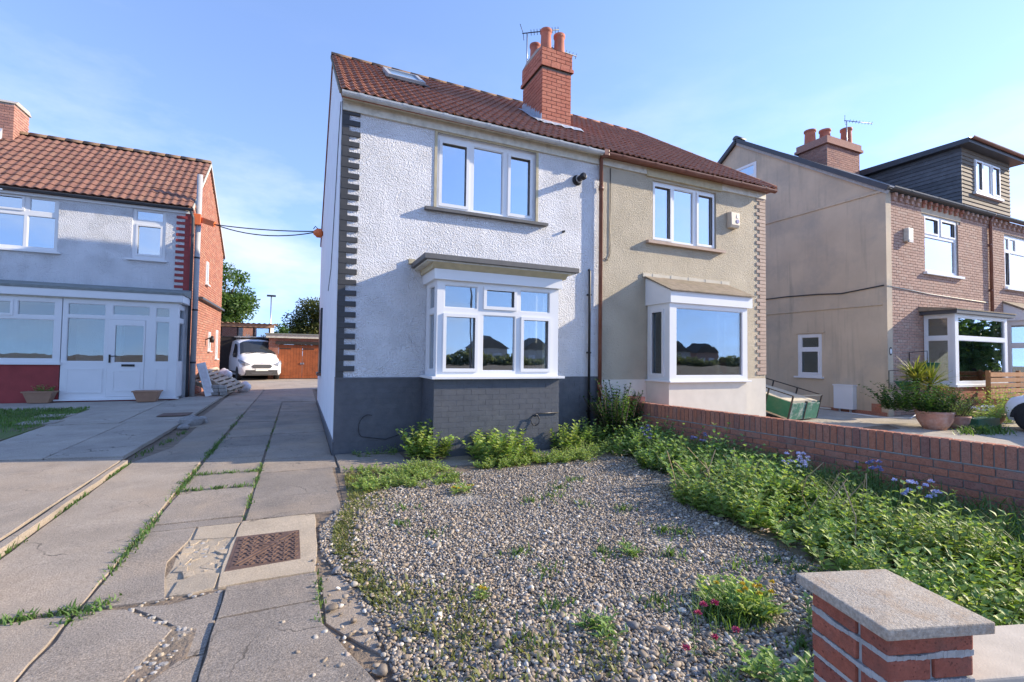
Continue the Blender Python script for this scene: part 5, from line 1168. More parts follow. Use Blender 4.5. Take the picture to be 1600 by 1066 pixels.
for x in (-.012, 1.205): 
    for y in (-.02, .62, 1.3, 1.97): tb('rail_post', (x, y, 0), (x+.03, y+.03, .62), 'dark_metal')
    MB().bar(MT @ Vector((x+.015, 0, .61)), MT @ Vector((x+.015, 2, .61)), .024, .024).build('rail', 'dark_metal', TR)
MB().bar(MT @ Vector((0, 0, .61)), MT @ Vector((1.22, 0, .61)), .024, .024).build('rail', 'metal', TR)
wm = Matrix.Translation((10.93, 8.95, .30)) @ Matrix.Rotation(math.pi/2, 4, 'Y')
wh = MB().lathe([(.14, -.09), (.27, -.09), (.30, -.05), (.30, .05), (.27, .09), (.14, .09)], (0, 0, 0), 24); 
me = wh.mesh('wheel'); me.materials.append(MATS['tyre']); link('wheel', me, None, TR, wm); link('wheel', me, None, TR, Matrix.Translation((1.42, 0, 0)) @ wm)
mg = MB()
for k in range(9):
    an = math.pi*(.02+.96*k/8); p = MT @ Vector((-.09, 1.06+.36*math.cos(an), .02+.34*math.sin(an))); q = MT @ Vector((.0, 1.06+.36*math.cos(an), .02+.34*math.sin(an))); mg.v += [tuple(p), tuple(q)]
mg.f += [(2*i, 2*i+1, 2*i+3, 2*i+2) for i in range(8)]; mg.build('mudguard', 'dark_metal', TR)
tb('axle', (-.05, 1.03, -.08), (1.27, 1.09, -.02), 'dark_metal')
# ------------------------------------------------------------------ vehicles
def loft(secs, n=None):
    """secs: list of rings (lists of (x,z)) at y"""
    mb = MB(); m = len(secs[0][1])
    for y, ring in secs: mb.v += [(x, y, z) for x, z in ring]
    for i in range(len(secs)-1):
        for j in range(m): mb.f.append((i*m+j, i*m+(j+1) % m, (i+1)*m+(j+1) % m, (i+1)*m+j))
    mb.f.append(tuple(range(m))[::-1]); mb.f.append(tuple((len(secs)-1)*m+j for j in range(m)))
    return mb
def ring(hb, hm, hr, zb, zm, zt):
    r_ = [(-hb, zb), (-hm, zb+.10), (-hm*1.0, zm), (-(hr+.05), zt-.10), (-hr*.86, zt-.02), (-hr*.4, zt+.005)]
    return r_+[(-x, z) for x, z in r_[::-1]]
def subsurf_mesh(mb, name, lv=1):
    me = mb.mesh(name)
    bm = bmesh.new(); bm.from_mesh(me); bm.to_mesh(me); bm.free()
    for p in me.polygons: p.use_smooth = True
    me.set_sharp_from_angle(angle=math.radians(38)); return me
def wheelset(parent, MV, xs, ys, r, w_):
    ty = MB().lathe([(r*.62, -w_/2), (r*.94, -w_/2), (r, -w_*.3), (r, w_*.3), (r*.94, w_/2), (r*.62, w_/2)], n=28).mesh('tyre'); ty.materials.append(MATS['tyre'])
    rm = MB(); rm.lathe([(r*.10, w_*.30), (r*.12, w_*.44), (r*.09, w_*.46)], n=16)
    for k in range(5):
        a = 2*math.pi*k/5
        for dd in (-.13, .13): rm.bar((.06*math.cos(a), .06*math.sin(a), w_*.36), (r*.64*math.cos(a+dd), r*.64*math.sin(a+dd), w_*.40), .035, .03)
    rm.lathe([(r*.60, w_*.30), (r*.66, w_*.47), (r*.62, w_*.49), (r*.57, w_*.42)], n=28); rm = rm.mesh('rim'); rm.materials.append(MATS['alloy'])
    for x in xs:
        for y in ys:
            mw = MV @ Matrix.Translation((x, y, r)) @ Matrix.Rotation(math.pi/2 if x > 0 else -math.pi/2, 4, 'Y')
            t_ = link('wheel', ty, None, parent, mw); link('rim', rm, None, t_, mw)
VA = math.radians(16)
MV = Matrix.Translation((-1.62, 25.25, zg(25.2)+.0)) @ Matrix.Rotation(VA, 4, 'Z') @ Matrix.Diagonal((1.03, 1, 1.08, 1))
VN = thing('parked_van', (-1.6, 26, .27), 'white panel van with roof rack parked by the wooden garage doors', 'van')
vb = loft([(0.0, ring(.62, .70, .62, .30, .50, .72)), (.05, ring(.70, .80, .72, .26, .58, .82)), (.22, ring(.78, .86, .76, .22, .70, .93)), (.50, ring(.80, .87, .76, .22, .82, 1.03)), (.78, ring(.82, .88, .74, .22, .92, 1.14)),
           (1.06, ring(.82, .88, .71, .22, .98, 1.46)), (1.36, ring(.82, .88, .68, .22, 1.0, 1.75)), (1.9, ring(.82, .88, .70, .22, 1.0, 1.83)), (3.2, ring(.82, .88, .71, .22, 1.0, 1.85)), (3.95, ring(.82, .87, .70, .24, 1.0, 1.82)), (4.1, ring(.78, .84, .62, .30, .98, 1.68))])
vb.v = [tuple(MV @ Vector(v)) for v in vb.v]; link('body', subsurf_mesh(vb, 'body'), 'car_white', VN)
def vpoly(n_, pts, mat, par=VN, th=.0):
    pts = [MV @ Vector(p) for p in pts]; return MB().add(pts, [tuple(range(len(pts)))]).build(n_, mat, par)
ws = MB(); wy = [(.84, ring(.82, .88, .735, .22, .93, 1.21)), (1.06, ring(.82, .88, .71, .22, .98, 1.46)), (1.32, ring(.82, .88, .684, .22, 1.0, 1.71))]
for y_, rg in wy: ws.v += [tuple(MV @ Vector((x*.97, y_-.03, z+.022))) for x, z in rg[3:9]]
ws.f += [(i*6+j, i*6+j+1, i*6+7+j, i*6+6+j) for i in range(2) for j in range(5)]; ws.build('windscreen', 'car_glass', VN)
for s in (-1, 1):
    vpoly('side_window', [(s*.892, 1.04, 1.08), (s*.892, 1.92, 1.08), (s*.79, 1.92, 1.64), (s*.81, 1.46, 1.58), (s*.87, 1.14, 1.28)], 'car_glass')
    vpoly('headlight', [(s*.46, -.02, .70), (s*.68, .02, .80), (s*.82, .14, .88), (s*.90, .42, .94), (s*.90, .42, .85), (s*.86, .10, .72), (s*.70, -.01, .63)], 'headlight')
    MB().box((s*.86-.02, 1.0, 1.0), (s*.86+.16*s+.02, 1.14, 1.18), MV).build('wing_mirror', 'black_plastic', VN, .02)
    MB().bar(MV @ Vector((s*.6, 1.75, 1.90)), MV @ Vector((s*.6, 3.7, 1.90)), .04, .04).build('rack_rail', 'metal', VN)
    vpoly('side_strip', [(s*.884, .75, .30), (s*.884, 3.9, .30), (s*.884, 3.9, .40), (s*.884, .75, .40)], 'bumper')  # dark strip low along the body side
for y in (1.85, 2.6, 3.5): MB().bar(MV @ Vector((-.72, y, 1.95)), MV @ Vector((.72, y, 1.95)), .05, .04).build('rack_bar', 'metal', VN)
for x in (-.35, -.25, .30, .42): MB().box((x, 1.83, 1.95), (x+.03, 1.88, 2.07), MV).build('rack_stop', 'metal', VN)
bp = MB(); bp.add([MV @ Vector(p) for p in ((-.84, .30, .46), (-.66, -.012, .46), (.66, -.012, .46), (.84, .30, .46), (.84, .30, .24), (.66, -.012, .24), (-.66, -.012, .24), (-.84, .30, .24))], [(0, 1, 6, 7), (1, 2, 5, 6), (2, 3, 4, 5)]); bp.build('bumper', 'bumper', VN)
vpoly('grille', [(-.36, -.02, .54), (.36, -.02, .54), (.43, -.02, .63), (.34, -.015, .70), (-.34, -.015, .70), (-.43, -.02, .63)], 'grille')
vpoly('lower_grille', [(-.40, -.02, .28), (.40, -.02, .28), (.46, -.02, .36), (-.46, -.02, .36)], 'grille')
vpoly('number_plate', [(-.26, -.022, .42), (.26, -.022, .42), (.26, -.022, .53), (-.26, -.022, .53)], 'plate')
vpoly('badge', [(-.05, -.001, .745), (.05, -.001, .745), (.06, .002, .765), (-.06, .002, .765)], 'petal_bluebell')
for x in (-.3, .3): MB().bar(MV @ Vector((x-.25, .76, 1.17)), MV @ Vector((x+.2, .82, 1.23)), .014, .014).build('wiper', 'black_plastic', VN)
wheelset(VN, MV, (-.79, .79), (.78, 3.3), .31, .19)
vpoly('dashboard', [(-.7, 1.05, 1.05), (.7, 1.05, 1.05), (.7, 1.5, 1.0), (-.7, 1.5, 1.0)], 'bumper')
# parked white car at the right edge
CR = thing('parked_white_car', (16.5, 5.9, 0), 'white car cut off by the right edge of the photo', 'car')
MC2 = Matrix.Translation((14.05, 5.98, zg(5.5)+.012)) @ Matrix.Rotation(-math.pi/2, 4, 'Z')   # local y -> +X
MC2 = Matrix(((-1, 0, 0, 15.82), (0, -1, 0, 5.46), (0, 0, 1, zg(5.5)+.012), (0, 0, 0, 1)))
cbm = loft([(0, ring(.55, .62, .55, .30, .45, .66)), (.10, ring(.72, .78, .66, .24, .55, .76)), (.35, ring(.80, .86, .72, .20, .66, .84)), (.9, ring(.82, .88, .74, .20, .74, .93)), (1.35, ring(.82, .89, .70, .20, .80, 1.0)), (2.1, ring(.82, .89, .56, .20, .84, 1.40)), (2.9, ring(.82, .89, .56, .20, .84, 1.44)), (3.7, ring(.80, .87, .54, .22, .84, 1.30)), (4.05, ring(.74, .82, .60, .26, .84, .98)), (4.2, ring(.6, .7, .55, .35, .6, .86))])
cbm.v = [tuple(MC2 @ Vector(v)) for v in cbm.v]; link('body', subsurf_mesh(cbm, 'body'), 'car_white', CR)
wheelset(CR, MC2, (-.80, .80), (.56, 3.1), .325, .2)
for s in (1,):
    ar = MB()
    for k in range(15):
        an = math.pi*k/14; ar.v += [tuple(MC2 @ Vector((.893, 0.56+.38*math.cos(an), .31+.38*math.sin(an)))), tuple(MC2 @ Vector((.893, 0.56+.30*math.cos(an), .31+.30*math.sin(an))))]
    ar.f += [(2*i, 2*i+1, 2*i+3, 2*i+2) for i in range(14)]; ar.build('wheel_arch', 'tyre', CR)
for s in (-1, 1): MB().add([MC2 @ Vector(p) for p in ((s*.86, 1.5, .92), (s*.86, 3.5, .92), (s*.66, 3.3, 1.30), (s*.62, 2.2, 1.34))], [(0, 1, 2, 3)]).build('side_window', 'car_glass', CR)
MB().add([MC2 @ Vector(p) for p in ((.74, .14, .60), (.80, .40, .68), (.76, .42, .76), (.62, .14, .68))], [(0, 1, 2, 3)]).build('headlight', 'headlight', CR)

# ------------------------------------------------------------------ garage and outbuilding
GA = thing('brick_garage', (-.1, 26.5, .28), 'brick garage with brown double timber doors at the end of the drive', 'garage')
gz = zg(26.4)
gwp = plate('front_wall', frame((0, 26.3, 0), (1, 0, 0), (0, -1, 0)), -1.42, 2.2, gz-.1, 2.32, -.2, -.012, [(-.98, 1.1, gz-.2, 2.02)], 'mortar', GA)
bricks(gwp, frame((-1.42, 26.3, gz), (1, 0, 0), (0, -1, 0)), 3.6, 2.05, 'gable_brick', proud=.004, depth=.03, nmax=60, holes=[(.44, 2.52, -.1, 1.74)])
box('side_wall', (-1.42, 26.5, gz-.1), (-1.2, 31, 2.3), 'gable_brick', GA); box('side_wall', (2.0, 26.5, gz-.1), (2.2, 31, 2.3), 'gable_brick', GA)
box('roof_edge', (-1.55, 26.15, 2.33), (2.3, 31.2, 2.50), 'fascia_cream', GA); box('roof', (-1.6, 26.1, 2.50), (2.35, 31.3, 2.56), 'roof_felt', GA)
box('lintel', (-1.12, 26.2, 2.02), (1.2, 26.4, 2.16), 'timber_dark', GA)
for side, (x0, x1) in enumerate(((-.97, .11), (.12, 1.09))):
    d = box('door', (x0, 26.34, gz+.02), (x1, 26.38, 2.01), 'timber_dark', GA); nb = 8; wdt = (x1-x0)/nb
    for k in range(nb): box('plank', (x0+k*wdt+.004, 26.30, gz+.03), (x0+(k+1)*wdt-.004, 26.345, 2.0), 'timber_door', d)
    for z in (.2, 1.5): box('hinge', (x0+.02, 26.285, gz+z), (x0+.55, 26.30, gz+z+.05), 'timber_dark' if z > 1 else 'timber_door', d)
    box('latch', ((.02 if side == 0 else .14), 26.27, 1.02), ((.09 if side == 0 else .20), 26.30, 1.10), 'metal', d)
OB = thing('timber_outbuilding', (-2.6, 27.6, .3), 'dark outbuilding with strip windows and corrugated roof behind the van', 'outbuilding')
box('wall', (-4.6, 27.7, gz-.1), (-1.45, 27.8, 2.35), 'timber_dark', OB)
box('upper_wall', (-4.6, 27.72, 2.35), (-1.45, 27.8, 2.9), 'timber_dark', OB)
for i in range(4): f_ = box('window_pane', (-4.35+i*.72, 27.68, 2.40), (-3.68+i*.72, 27.69, 2.84), 'glass', OB); box('mullion', (-3.67+i*.72, 27.64, 2.36), (-3.62+i*.72, 27.7, 2.88), 'timber_dark', OB)
box('rear_panel', (-4.5, 27.705, 2.38), (-1.5, 27.715, 2.86), 'render_plain', OB)
box('corner_post', (-4.8, 27.5, gz-.1), (-4.6, 27.9, 2.9), 'gable_brick', OB)
box('beam', (-4.9, 27.4, 2.88), (-1.25, 27.55, 3.06), 'corrugated', OB)
cr = MB(); nc = 60
for i in range(nc+1):
    x = -4.95+3.75*i/nc; dz = .025*math.sin(i*1.6); cr.v += [(x, 27.3, 3.08+dz), (x, 31.5, 3.22+dz)]
cr.f += [(2*i, 2*i+2, 2*i+3, 2*i+1) for i in range(nc)]; cr.build('corrugated_roof', 'corrugated', OB)
box('side_wall', (-4.75, 27.9, gz-.1), (-4.6, 31.4, 3.0), 'gable_brick', OB); box('side_panel', (-1.6, 27.9, 2.3), (-1.45, 31.4, 3.0), 'render_cream', OB)
fm = thing('floodlight_mast', (-2.4, 46, .3), 'tall thin floodlight mast on the skyline between the two trees', 'mast')
tube('pole', [(-2.4, 46, .3), (-2.4, 46, 6.55)], [.07, .05], 'metal', fm, 8); MB().bar((-2.75, 46, 6.6), (-2.05, 46, 6.6), .12, .16).build('floodlight', 'dark_metal', fm)

# ------------------------------------------------------------------ debris pile by left house
def pallet(name, MP, label):
    p = thing(name, MP.translation, label, 'pallet')
    for k in range(7): MB().box((-.5, k*.165, .10), (.5, k*.165+.10, .122), MP).build('deck_board', 'pallet_wood', p)
    for x in (-.5, -.05, .40): MB().box((x, 0, .0), (x+.10, 1.09, .10), MP).build('bearer', 'pallet_wood', p)
    for k in (0, 3, 6): MB().box((-.5, k*.165, -.022), (.5, k*.165+.10, -.001), MP).build('base_board', 'pallet_wood', p)
def basis(o, yv, zv):
    yv = Vector(yv).normalized(); xv = yv.cross(Vector(zv)).normalized(); zv = xv.cross(yv)
    return Matrix(((xv.x, yv.x, zv.x, o[0]), (xv.y, yv.y, zv.y, o[1]), (xv.z, yv.z, zv.z, o[2]), (0, 0, 0, 1)))
pallet('wooden_pallet', basis((-1.90, 17.9, .30), (-.85, .25, .58), (.5, -.3, .8)), 'weathered wooden pallet leaning on top of the rubbish pile')
pallet('lower_pallet', basis((-2.05, 17.75, .24), (-.85, .25, .42), (.42, -.3, .85)), 'second wooden pallet underneath leaning by the left house corner')
lean = basis((-2.62, 17.25, .22), (-.10, .12, 1), (.25, -1, .1))
ld = thing('discarded_door', (-2.6, 17.3, .2), 'white discarded door panel leaning beside the grey pipe', 'door panel')
MD = basis((-2.50, 17.15, .20), (-.27, .10, .95), (.2, -1, .2)); MB().box((-.12, 0, 0), (.12, 1.05, .04), MD).build('panel', 'upvc', ld, .006); MB().box((-.08, .08, .04), (.08, .97, .048), MD).build('inset', 'bag_white', ld)
for i in range(6):
    x = -2.38+.22*(i % 2)+random.uniform(-.02, .02)
    o = link('stacked_paver', brick_mesh(.20, .10, .15, 'paver_rubble', .012), None, None, Matrix.Translation((x, 17.2+random.uniform(-.03, .03), .26+.108*(i//2))) @ Matrix.Rotation(random.uniform(-.2, .2), 4, 'Z'))
    tag(o, ['bottom', 'middle', 'top'][i//2]+' grey paver in the '+['left', 'right'][i % 2]+' of two stacks by the discarded door', 'paver', 'pavers stacked by the left house')
for i, (x, y, z, s) in enumerate(((-2.3, 19.0, .45, .34), (-1.75, 18.9, .34, .24), (-2.3, 18.5, .80, .24))):
    me = bpy.data.meshes.new('rubbish_bag'); bm = bmesh.new(); bmesh.ops.create_icosphere(bm, subdivisions=3, radius=s)
    for v in bm.verts: v.co *= 1+.18*math.sin(v.co.x*17+i)*math.cos(v.co.y*15)+random.uniform(-.04, .04); v.co.z *= .8
    bm.to_mesh(me); bm.free()
    for p in me.polygons: p.use_smooth = True
    tag(link('rubbish_bag', me, 'bag_white', None, Matrix.Translation((x, y, z))), ['large white rubbish bag at the back of the pallet pile', 'white rubbish bag on the drive side of the pile', 'crumpled white sheeting on top of the pile'][i], 'bag', 'rubbish on the drive')

# ------------------------------------------------------------------ vegetation helpers
def stem_plant(c, n, R, h, leaf, wid, nodes=7, lean=.5, seed=None):
    """opposite-leaved stems: returns leaf arrays and stem paths"""
    P = []; D = []; Nn = []; Ln = []; W_ = []; stems = []
    for i in range(n):
        a = rng.uniform(0, 2*math.pi); rr = R*math.sqrt(rng.uniform(0, 1)); b0 = np.array([c[0]+rr*math.cos(a), c[1]+rr*math.sin(a), c[2]])
        ld_ = np.array([math.cos(a), math.sin(a), 0])*lean*rr/max(R, .01)*rng.uniform(.4, 1.2)+np.array([rng.normal(0, .15), rng.normal(0, .15), 0])
        H = h*rng.uniform(.6, 1.1)*(1-.35*(rr/max(R, .01))**2); stems.append((b0, b0+np.array([ld_[0]*H*.5, ld_[1]*H*.5, H*.6]), b0+np.array([ld_[0]*H, ld_[1]*H, H])))
        ph = rng.uniform(0, 3.14)
        for k in range(nodes):
            t_ = .18+.82*k/(nodes-1); base = b0+np.array([ld_[0]*H*t_*t_, ld_[1]*H*t_*t_, H*t_]); sc = (1.05-.55*t_)
            for s in (0, math.pi):
                an = ph+k*1.57+s; upk = .25+.55*t_+rng.normal(0, .15)
                d = np.array([math.cos(an), math.sin(an), upk]); P.append(base); D.append(d); Nn.append(np.array([-math.cos(an)*upk, -math.sin(an)*upk, 1])+rng.normal(0, .15, 3)); Ln.append(leaf*sc*rng.uniform(.8, 1.2)); W_.append(wid*sc*rng.uniform(.8, 1.2))
    return P, D, Nn, Ln, W_, stems
def stems_mesh(name, stems, r, mat, parent=None):
    V = []; F = []
    for st in stems:
        k0 = len(V)
        for p in st:
            for j in range(3): an = j*2.094; V.append((p[0]+r*math.cos(an), p[1]+r*math.sin(an), p[2]))
        for i in range(len(st)-1):
            for j in range(3): F.append((k0+i*3+j, k0+i*3+(j+1) % 3, k0+i*3+3+(j+1) % 3, k0+i*3+3+j))
    return tag(npmesh(name, np.array(V), np.array(F), mat, parent), kind='stuff')
def clump(name, c, n, R, h, leaf, wid, mat, label, cat='plant', group=None, nodes=7, lean=.5, smat='stem_green'):
    t_ = thing(name, c, label, cat, group)
    P, D, Nn, Ln, W_, st = stem_plant(c, n, R, h, leaf, wid, nodes, lean)
    poly_leaves('leaves', P, D, Nn, Ln, W_, mat, t_); stems_mesh('stems', st, .003, smat, t_); return t_
def gz_(x, y): return zg(y)-.01
def mass(name, spots, mat, label, leaf=.06, wid=.032, n=9, R=.16, nodes=7, cat='plants', lean=.6):
    A = [[], [], [], [], []]; S_ = []
    for x, y, h in spots:
        r_ = stem_plant((x, y, gz_(x, y)), n, R, h, leaf, wid, nodes, lean)
        for q in range(5): A[q] += r_[q]
        S_ += r_[5]
    o = tag(poly_leaves(name, *A, mat), label, cat, kind='stuff')
    stems_mesh('stems', S_, .003, 'stem_green', o)
    return o
# ground cover along the boundary wall
def wallx(y): return 5.78+(7.42-y)*.1085
sp = []
for i in range(95):
    y = rng.uniform(3.3, 7.0); lo = 4.0+.30*(y-3.9) if y > 3.9 else 3.9; x = rng.uniform(lo+.05, wallx(y)-.22)
    sp.append((x, y, rng.choice([.22, .30, .42, .56])*rng.uniform(.8, 1.15)*(.8+.3*min(1, (x-lo)/.8))))
mass('leafy_ground_cover', sp, 'leaf_valerian', 'dense leafy green plants along the back half of the brick boundary wall', .118, .078, n=9, R=.17, nodes=6)
sp = []
for i in range(78):
    y = rng.uniform(1.35, 4.1); lo = 3.62+.12*max(0, y-2.2)+(0 if y > 1.9 else -.5); x = rng.uniform(lo, min(5.05, wallx(y)-.75)); sp.append((x, y, rng.choice([.20, .30, .40, .58])*rng.uniform(.8, 1.15)*(.8+.25*min(1, (x-lo)/.6))))
mass('lime_ground_cover', sp, 'leaf_lime', 'bright lime green leafy plants between gravel and long grass', .105, .060, n=9, R=.15, nodes=7)
n = 5200; xx = rng.uniform(4.5, 6.3, n); yy = rng.uniform(1.3, 5.6, n); ok = (xx < 5.75+(7.42-yy)*.1085-.10) & (xx > 4.75+.25*np.sin(yy*3)-.2*(yy < 3))
tag(blades('long_grass', np.stack([xx, yy, .015*(yy-7.6)-.012], 1)[ok], .36, .013, .75, 'leaf_grass'), 'long arching grass at the foot of the brick boundary wall', 'grass', kind='stuff')
sp = [(rng.uniform(3.9, 5.6), rng.uniform(1.6, 6.2), rng.uniform(.25, .6)) for _ in range(26)]
sp = [(x, y, h) for x, y, h in sp if x > 3.9+.3*max(0, y-3.9) and x < wallx(y)-.2]
mass('pale_seeding_plants', sp, 'leaf_silver', 'pale grey green leggy plants scattered through the border', .075, .026, n=5, R=.12, nodes=11, lean=.5)
n = 900; xx = rng.uniform(3.7, 5.9, n); yy = rng.uniform(1.5, 6.4, n); ok = (xx > 3.75+.3*np.maximum(0, yy-3.9)) & (xx < 5.6)
Pd = np.stack([xx, yy, .015*(yy-7.6)+rng.uniform(-.005, .10, n)], 1)[ok]; Dd = rng.normal(0, 1, Pd.shape)*np.array([1, 1, .3])
tag(poly_leaves('dead_leaves', Pd, Dd, rng.normal(0, .4, Pd.shape)+np.array([0, 0, 1]), rng.uniform(.03, .09, len(Pd)), rng.uniform(.012, .03, len(Pd)), 'dead_stem'), 'dry brown fallen leaves under the border plants', 'leaf litter', kind='stuff')
# front clumps by the pillar
sp = [(2.02+rng.uniform(-.10, .22), 1.45+rng.uniform(-.15, .25), rng.uniform(.08, .20)) for _ in range(4)]+[(2.85+rng.uniform(-.1, .8), 1.45+rng.uniform(-.25, .35), rng.uniform(.22, .42)) for _ in range(16)]
mass('pillar_foot_plants', sp, 'leaf_valerian', 'leafy plants growing beside and behind the brick gate pillar', .085, .046, n=10, R=.13, nodes=8)
# distinct clumps at the house
clump('bay_corner_plant', (1.78, 6.95, -.02), 44, .26, .54, .135, .105, 'leaf_lime', 'bushy green plant at the left corner of the bay', nodes=8)
clump('bay_front_plant', (2.80, 6.62, -.02), 74, .44, .44, .14, .11, 'leaf_lime', 'wide bright green plant in front of the bay base', nodes=7)
clump('bay_right_plant', (4.02, 6.72, -.02), 24, .20, .50, .12, .085, 'leaf_lime', 'upright green plant at the right end of the bay', nodes=8)
clump('downpipe_plant', (4.75, 7.15, -.02), 34, .36, .42, .12, .085, 'leaf_valerian', 'dark leafy plant below the thin black pipe', nodes=7)
sh_ = thing('elder_shrub', (5.38, 7.25, 0), 'tall dark leafy shrub growing between brown downpipe and brick wall', 'shrub')
P, D, Nn, Ln, W_, st = stem_plant((5.36, 7.15, 0), 60, .30, 1.12, .13, .07, 14, .4)
poly_leaves('leaves', P, D, Nn, Ln, W_, 'leaf_dark', sh_); stems_mesh('stems', st, .007, 'bark', sh_)
P, D, Nn, Ln, W_, st = stem_plant((5.42, 7.2, .45), 12, .15, .68, .10, .05, 9, .35); poly_leaves('young_leaves', P, D, Nn, Ln, W_, 'leaf_valerian', sh_)
# low weeds in front of the house
sp = [(rng.uniform(.62, 1.75), rng.uniform(5.55, 6.55), rng.uniform(.06, .16)) for _ in range(40)]+[(rng.uniform(2.3, 4.0), rng.uniform(6.05, 6.45), rng.uniform(.08, .20)) for _ in range(42)]+[(rng.uniform(3.9, 5.0), rng.uniform(6.0, 6.9), rng.uniform(.1, .25)) for _ in range(22)]
mass('low_weeds', sp, 'leaf_lime', 'low spreading weeds between gravel and house', .06, .035, n=9, R=.14, nodes=5, lean=1.2)
sp = [(rng.uniform(.6, 1.4), rng.uniform(7.3, 7.5), rng.uniform(.06, .16)) for _ in range(7)]
mass('wall_foot_weeds', sp, 'leaf_valerian', 'small weeds along the foot of the charcoal base', .05, .03, n=5, R=.07, nodes=4)
n = 5200; tpar = rng.uniform(0, 1, n)
edge = np.array([(.55, 6.4), (.52, 5.4), (.34, 4.6), (.28, 4.1), (.40, 3.4), (.52, 2.8), (.55, 2.2)])
yy = np.interp(tpar, np.linspace(0, 1, 7), edge[:, 1]); xx = np.interp(tpar, np.linspace(0, 1, 7), edge[:, 0])+np.abs(rng.normal(0, .09, n))*(1+1.2*(yy > 4.9)); yy += rng.normal(0, .05, n)
ok = (rng.uniform(0, 1, n) < np.clip(.25+.8*(yy > 3.9)+.5*np.sin(yy*4.1), .05, 1))
tag(blades('edge_moss', np.stack([xx, yy, .015*(yy-7.6)-.008], 1)[ok], .040, .014, .9, 'leaf_moss'), 'mossy grass fringe along the gravel edge of the drive', 'moss', kind='stuff')
n = 1100; cx = rng.choice(26, n); ccx = rng.uniform(.6, 3.5, 26); ccy = rng.uniform(1.6, 5.2, 26); rr = np.abs(rng.normal(0, .09, n)); an = rng.uniform(0, 6.28, n)
xx = ccx[cx]+rr*np.cos(an)*1.3; yy = ccy[cx]+rr*np.sin(an)
tag(blades('gravel_tufts', np.stack([xx, yy, .015*(yy-7.6)+.004], 1), .055, .012, .9, 'leaf_grass'), 'scattered small grass tufts growing through the gravel', 'grass', kind='stuff')
n = 900; cx = rng.choice(9, n); ccx = np.array([.75, .85, 1.0, .9, .7, 1.2, .65, 1.05, 1.5]); ccy = np.array([2.2, 2.5, 2.75, 3.0, 2.75, 2.35, 3.2, 1.95, 2.1]); xx = ccx[cx]+rng.normal(0, .10, n); yy = ccy[cx]+rng.normal(0, .09, n)
tag(blades('gravel_moss', np.stack([xx, yy, .015*(yy-7.6)+.006], 1), .035, .014, 1.0, 'leaf_moss'), 'mossy patch in the near left of the gravel', 'moss', kind='stuff')
# joint weeds on the drive
pts = []
def joint(a, b_, n_, w_): 
    for _ in range(n_):
        t_ = rng.uniform(0, 1); k = .5+.5*math.sin(t_*19+a[0]*7)
        if rng.uniform(0, 1) < k: pts.append((a[0]+(b_[0]-a[0])*t_+rng.normal(0, w_), a[1]+(b_[1]-a[1])*t_+rng.normal(0, w_), 0))
joint((-1.18, 3.75), (-1.19, 9.5), 1500, .025); joint((-1.18, 6.3), (-.45, 6.28), 240, .02); joint((-1.18, 7.0), (-.4, 6.98), 320, .03); joint((-.43, 5.1), (-.44, 7.4), 260, .015)
joint((-2.02, 4.2), (-2.06, 8.2), 800, .02); joint((-1.7, 3.74), (-1.05, 3.70), 420, .03); joint((-1.2, 3.6), (-1.05, 3.8), 160, .05); joint((-.43, 7.6), (-.44, 12), 120, .015); joint((-1.19, 9), (-1.2, 13), 300, .03)
joint((.15, 3.0), (.16, 3.7), 120, .012); joint((-2.1, 8.2), (-1.9, 10.8), 260, .04)
P = np.array(pts); P[:, 2] = .015*(P[:, 1]-7.6)-.012
tag(blades('joint_weeds', P, .050, .012, .8, 'leaf_grass'), 'thin lines of grass growing in the driveway joints', 'grass', kind='stuff')

# flowers
def flowerheads(name, pts, r, petals, mat, parent):
    P = []; D = []; Nn = []; Ln = []; W_ = []
    for p in pts:
        for k in range(petals):
            v = rng.normal(0, 1, 3); v[2] = abs(v[2])*.8+.1; v /= np.linalg.norm(v); P.append(np.array(p)+v*r*.2); D.append(v); Nn.append(rng.normal(0, 1, 3)); Ln.append(r*rng.uniform(.8, 1.1)); W_.append(r*.5)
    return tag(poly_leaves('flowers', P, D, Nn, Ln, W_, mat, parent), kind='stuff')
dn = clump('dandelion_clump', (2.62, 2.22, -.085), 46, .17, .12, .15, .05, 'leaf_lime', 'yellow flowered dandelion clump in the gravel near the pillar', nodes=3, lean=1.3)
flowerheads('f', [(2.62+rng.uniform(-.22, .22), 2.2+rng.uniform(-.15, .12), .07+rng.uniform(-.03, .05)) for _ in range(9)], .020, 30, 'petal_yellow', dn)
dg = tag(blades('dandelion_grass', np.stack([2.45+rng.normal(0, .10, 500), 2.16+rng.normal(0, .07, 500), np.full(500, -.085)], 1), .13, .008, .7, 'leaf_grass'), 'fine grass tuft at the left of the dandelion clump', 'grass', kind='stuff')
d2 = clump('small_dandelion', (1.69, 5.2, -.04), 14, .11, .10, .09, .03, 'leaf_lime', 'small yellow flowered weed halfway up the gravel', nodes=3, lean=1.2); flowerheads('f', [(1.69+rng.uniform(-.14, .14), 5.15+rng.uniform(-.08, .05), .04) for _ in range(5)], .02, 26, 'petal_yellow', d2)
d3 = clump('tiny_yellow_weed', (1.12, 2.95, -.07), 7, .05, .06, .06, .022, 'leaf_lime', 'tiny yellow flowered weed in the near gravel', nodes=3, lean=1.2); flowerheads('f', [(1.12, 2.95, -.01), (1.14, 2.93, -.015)], .02, 26, 'petal_yellow', d3)
pv = clump('pink_valerian', (1.95, 1.86, -.09), 6, .20, .18, .05, .022, 'leaf_silver', 'pink flowered valerian at the front edge of the gravel', nodes=6)
flowerheads('f', [(2.02, 1.94, .18), (1.76, 1.80, .09), (2.10, 1.80, .10), (1.93, 1.78, .11), (2.06, 1.90, .20), (2.0, 1.96, .13)], .022, 40, 'petal_pink', pv)
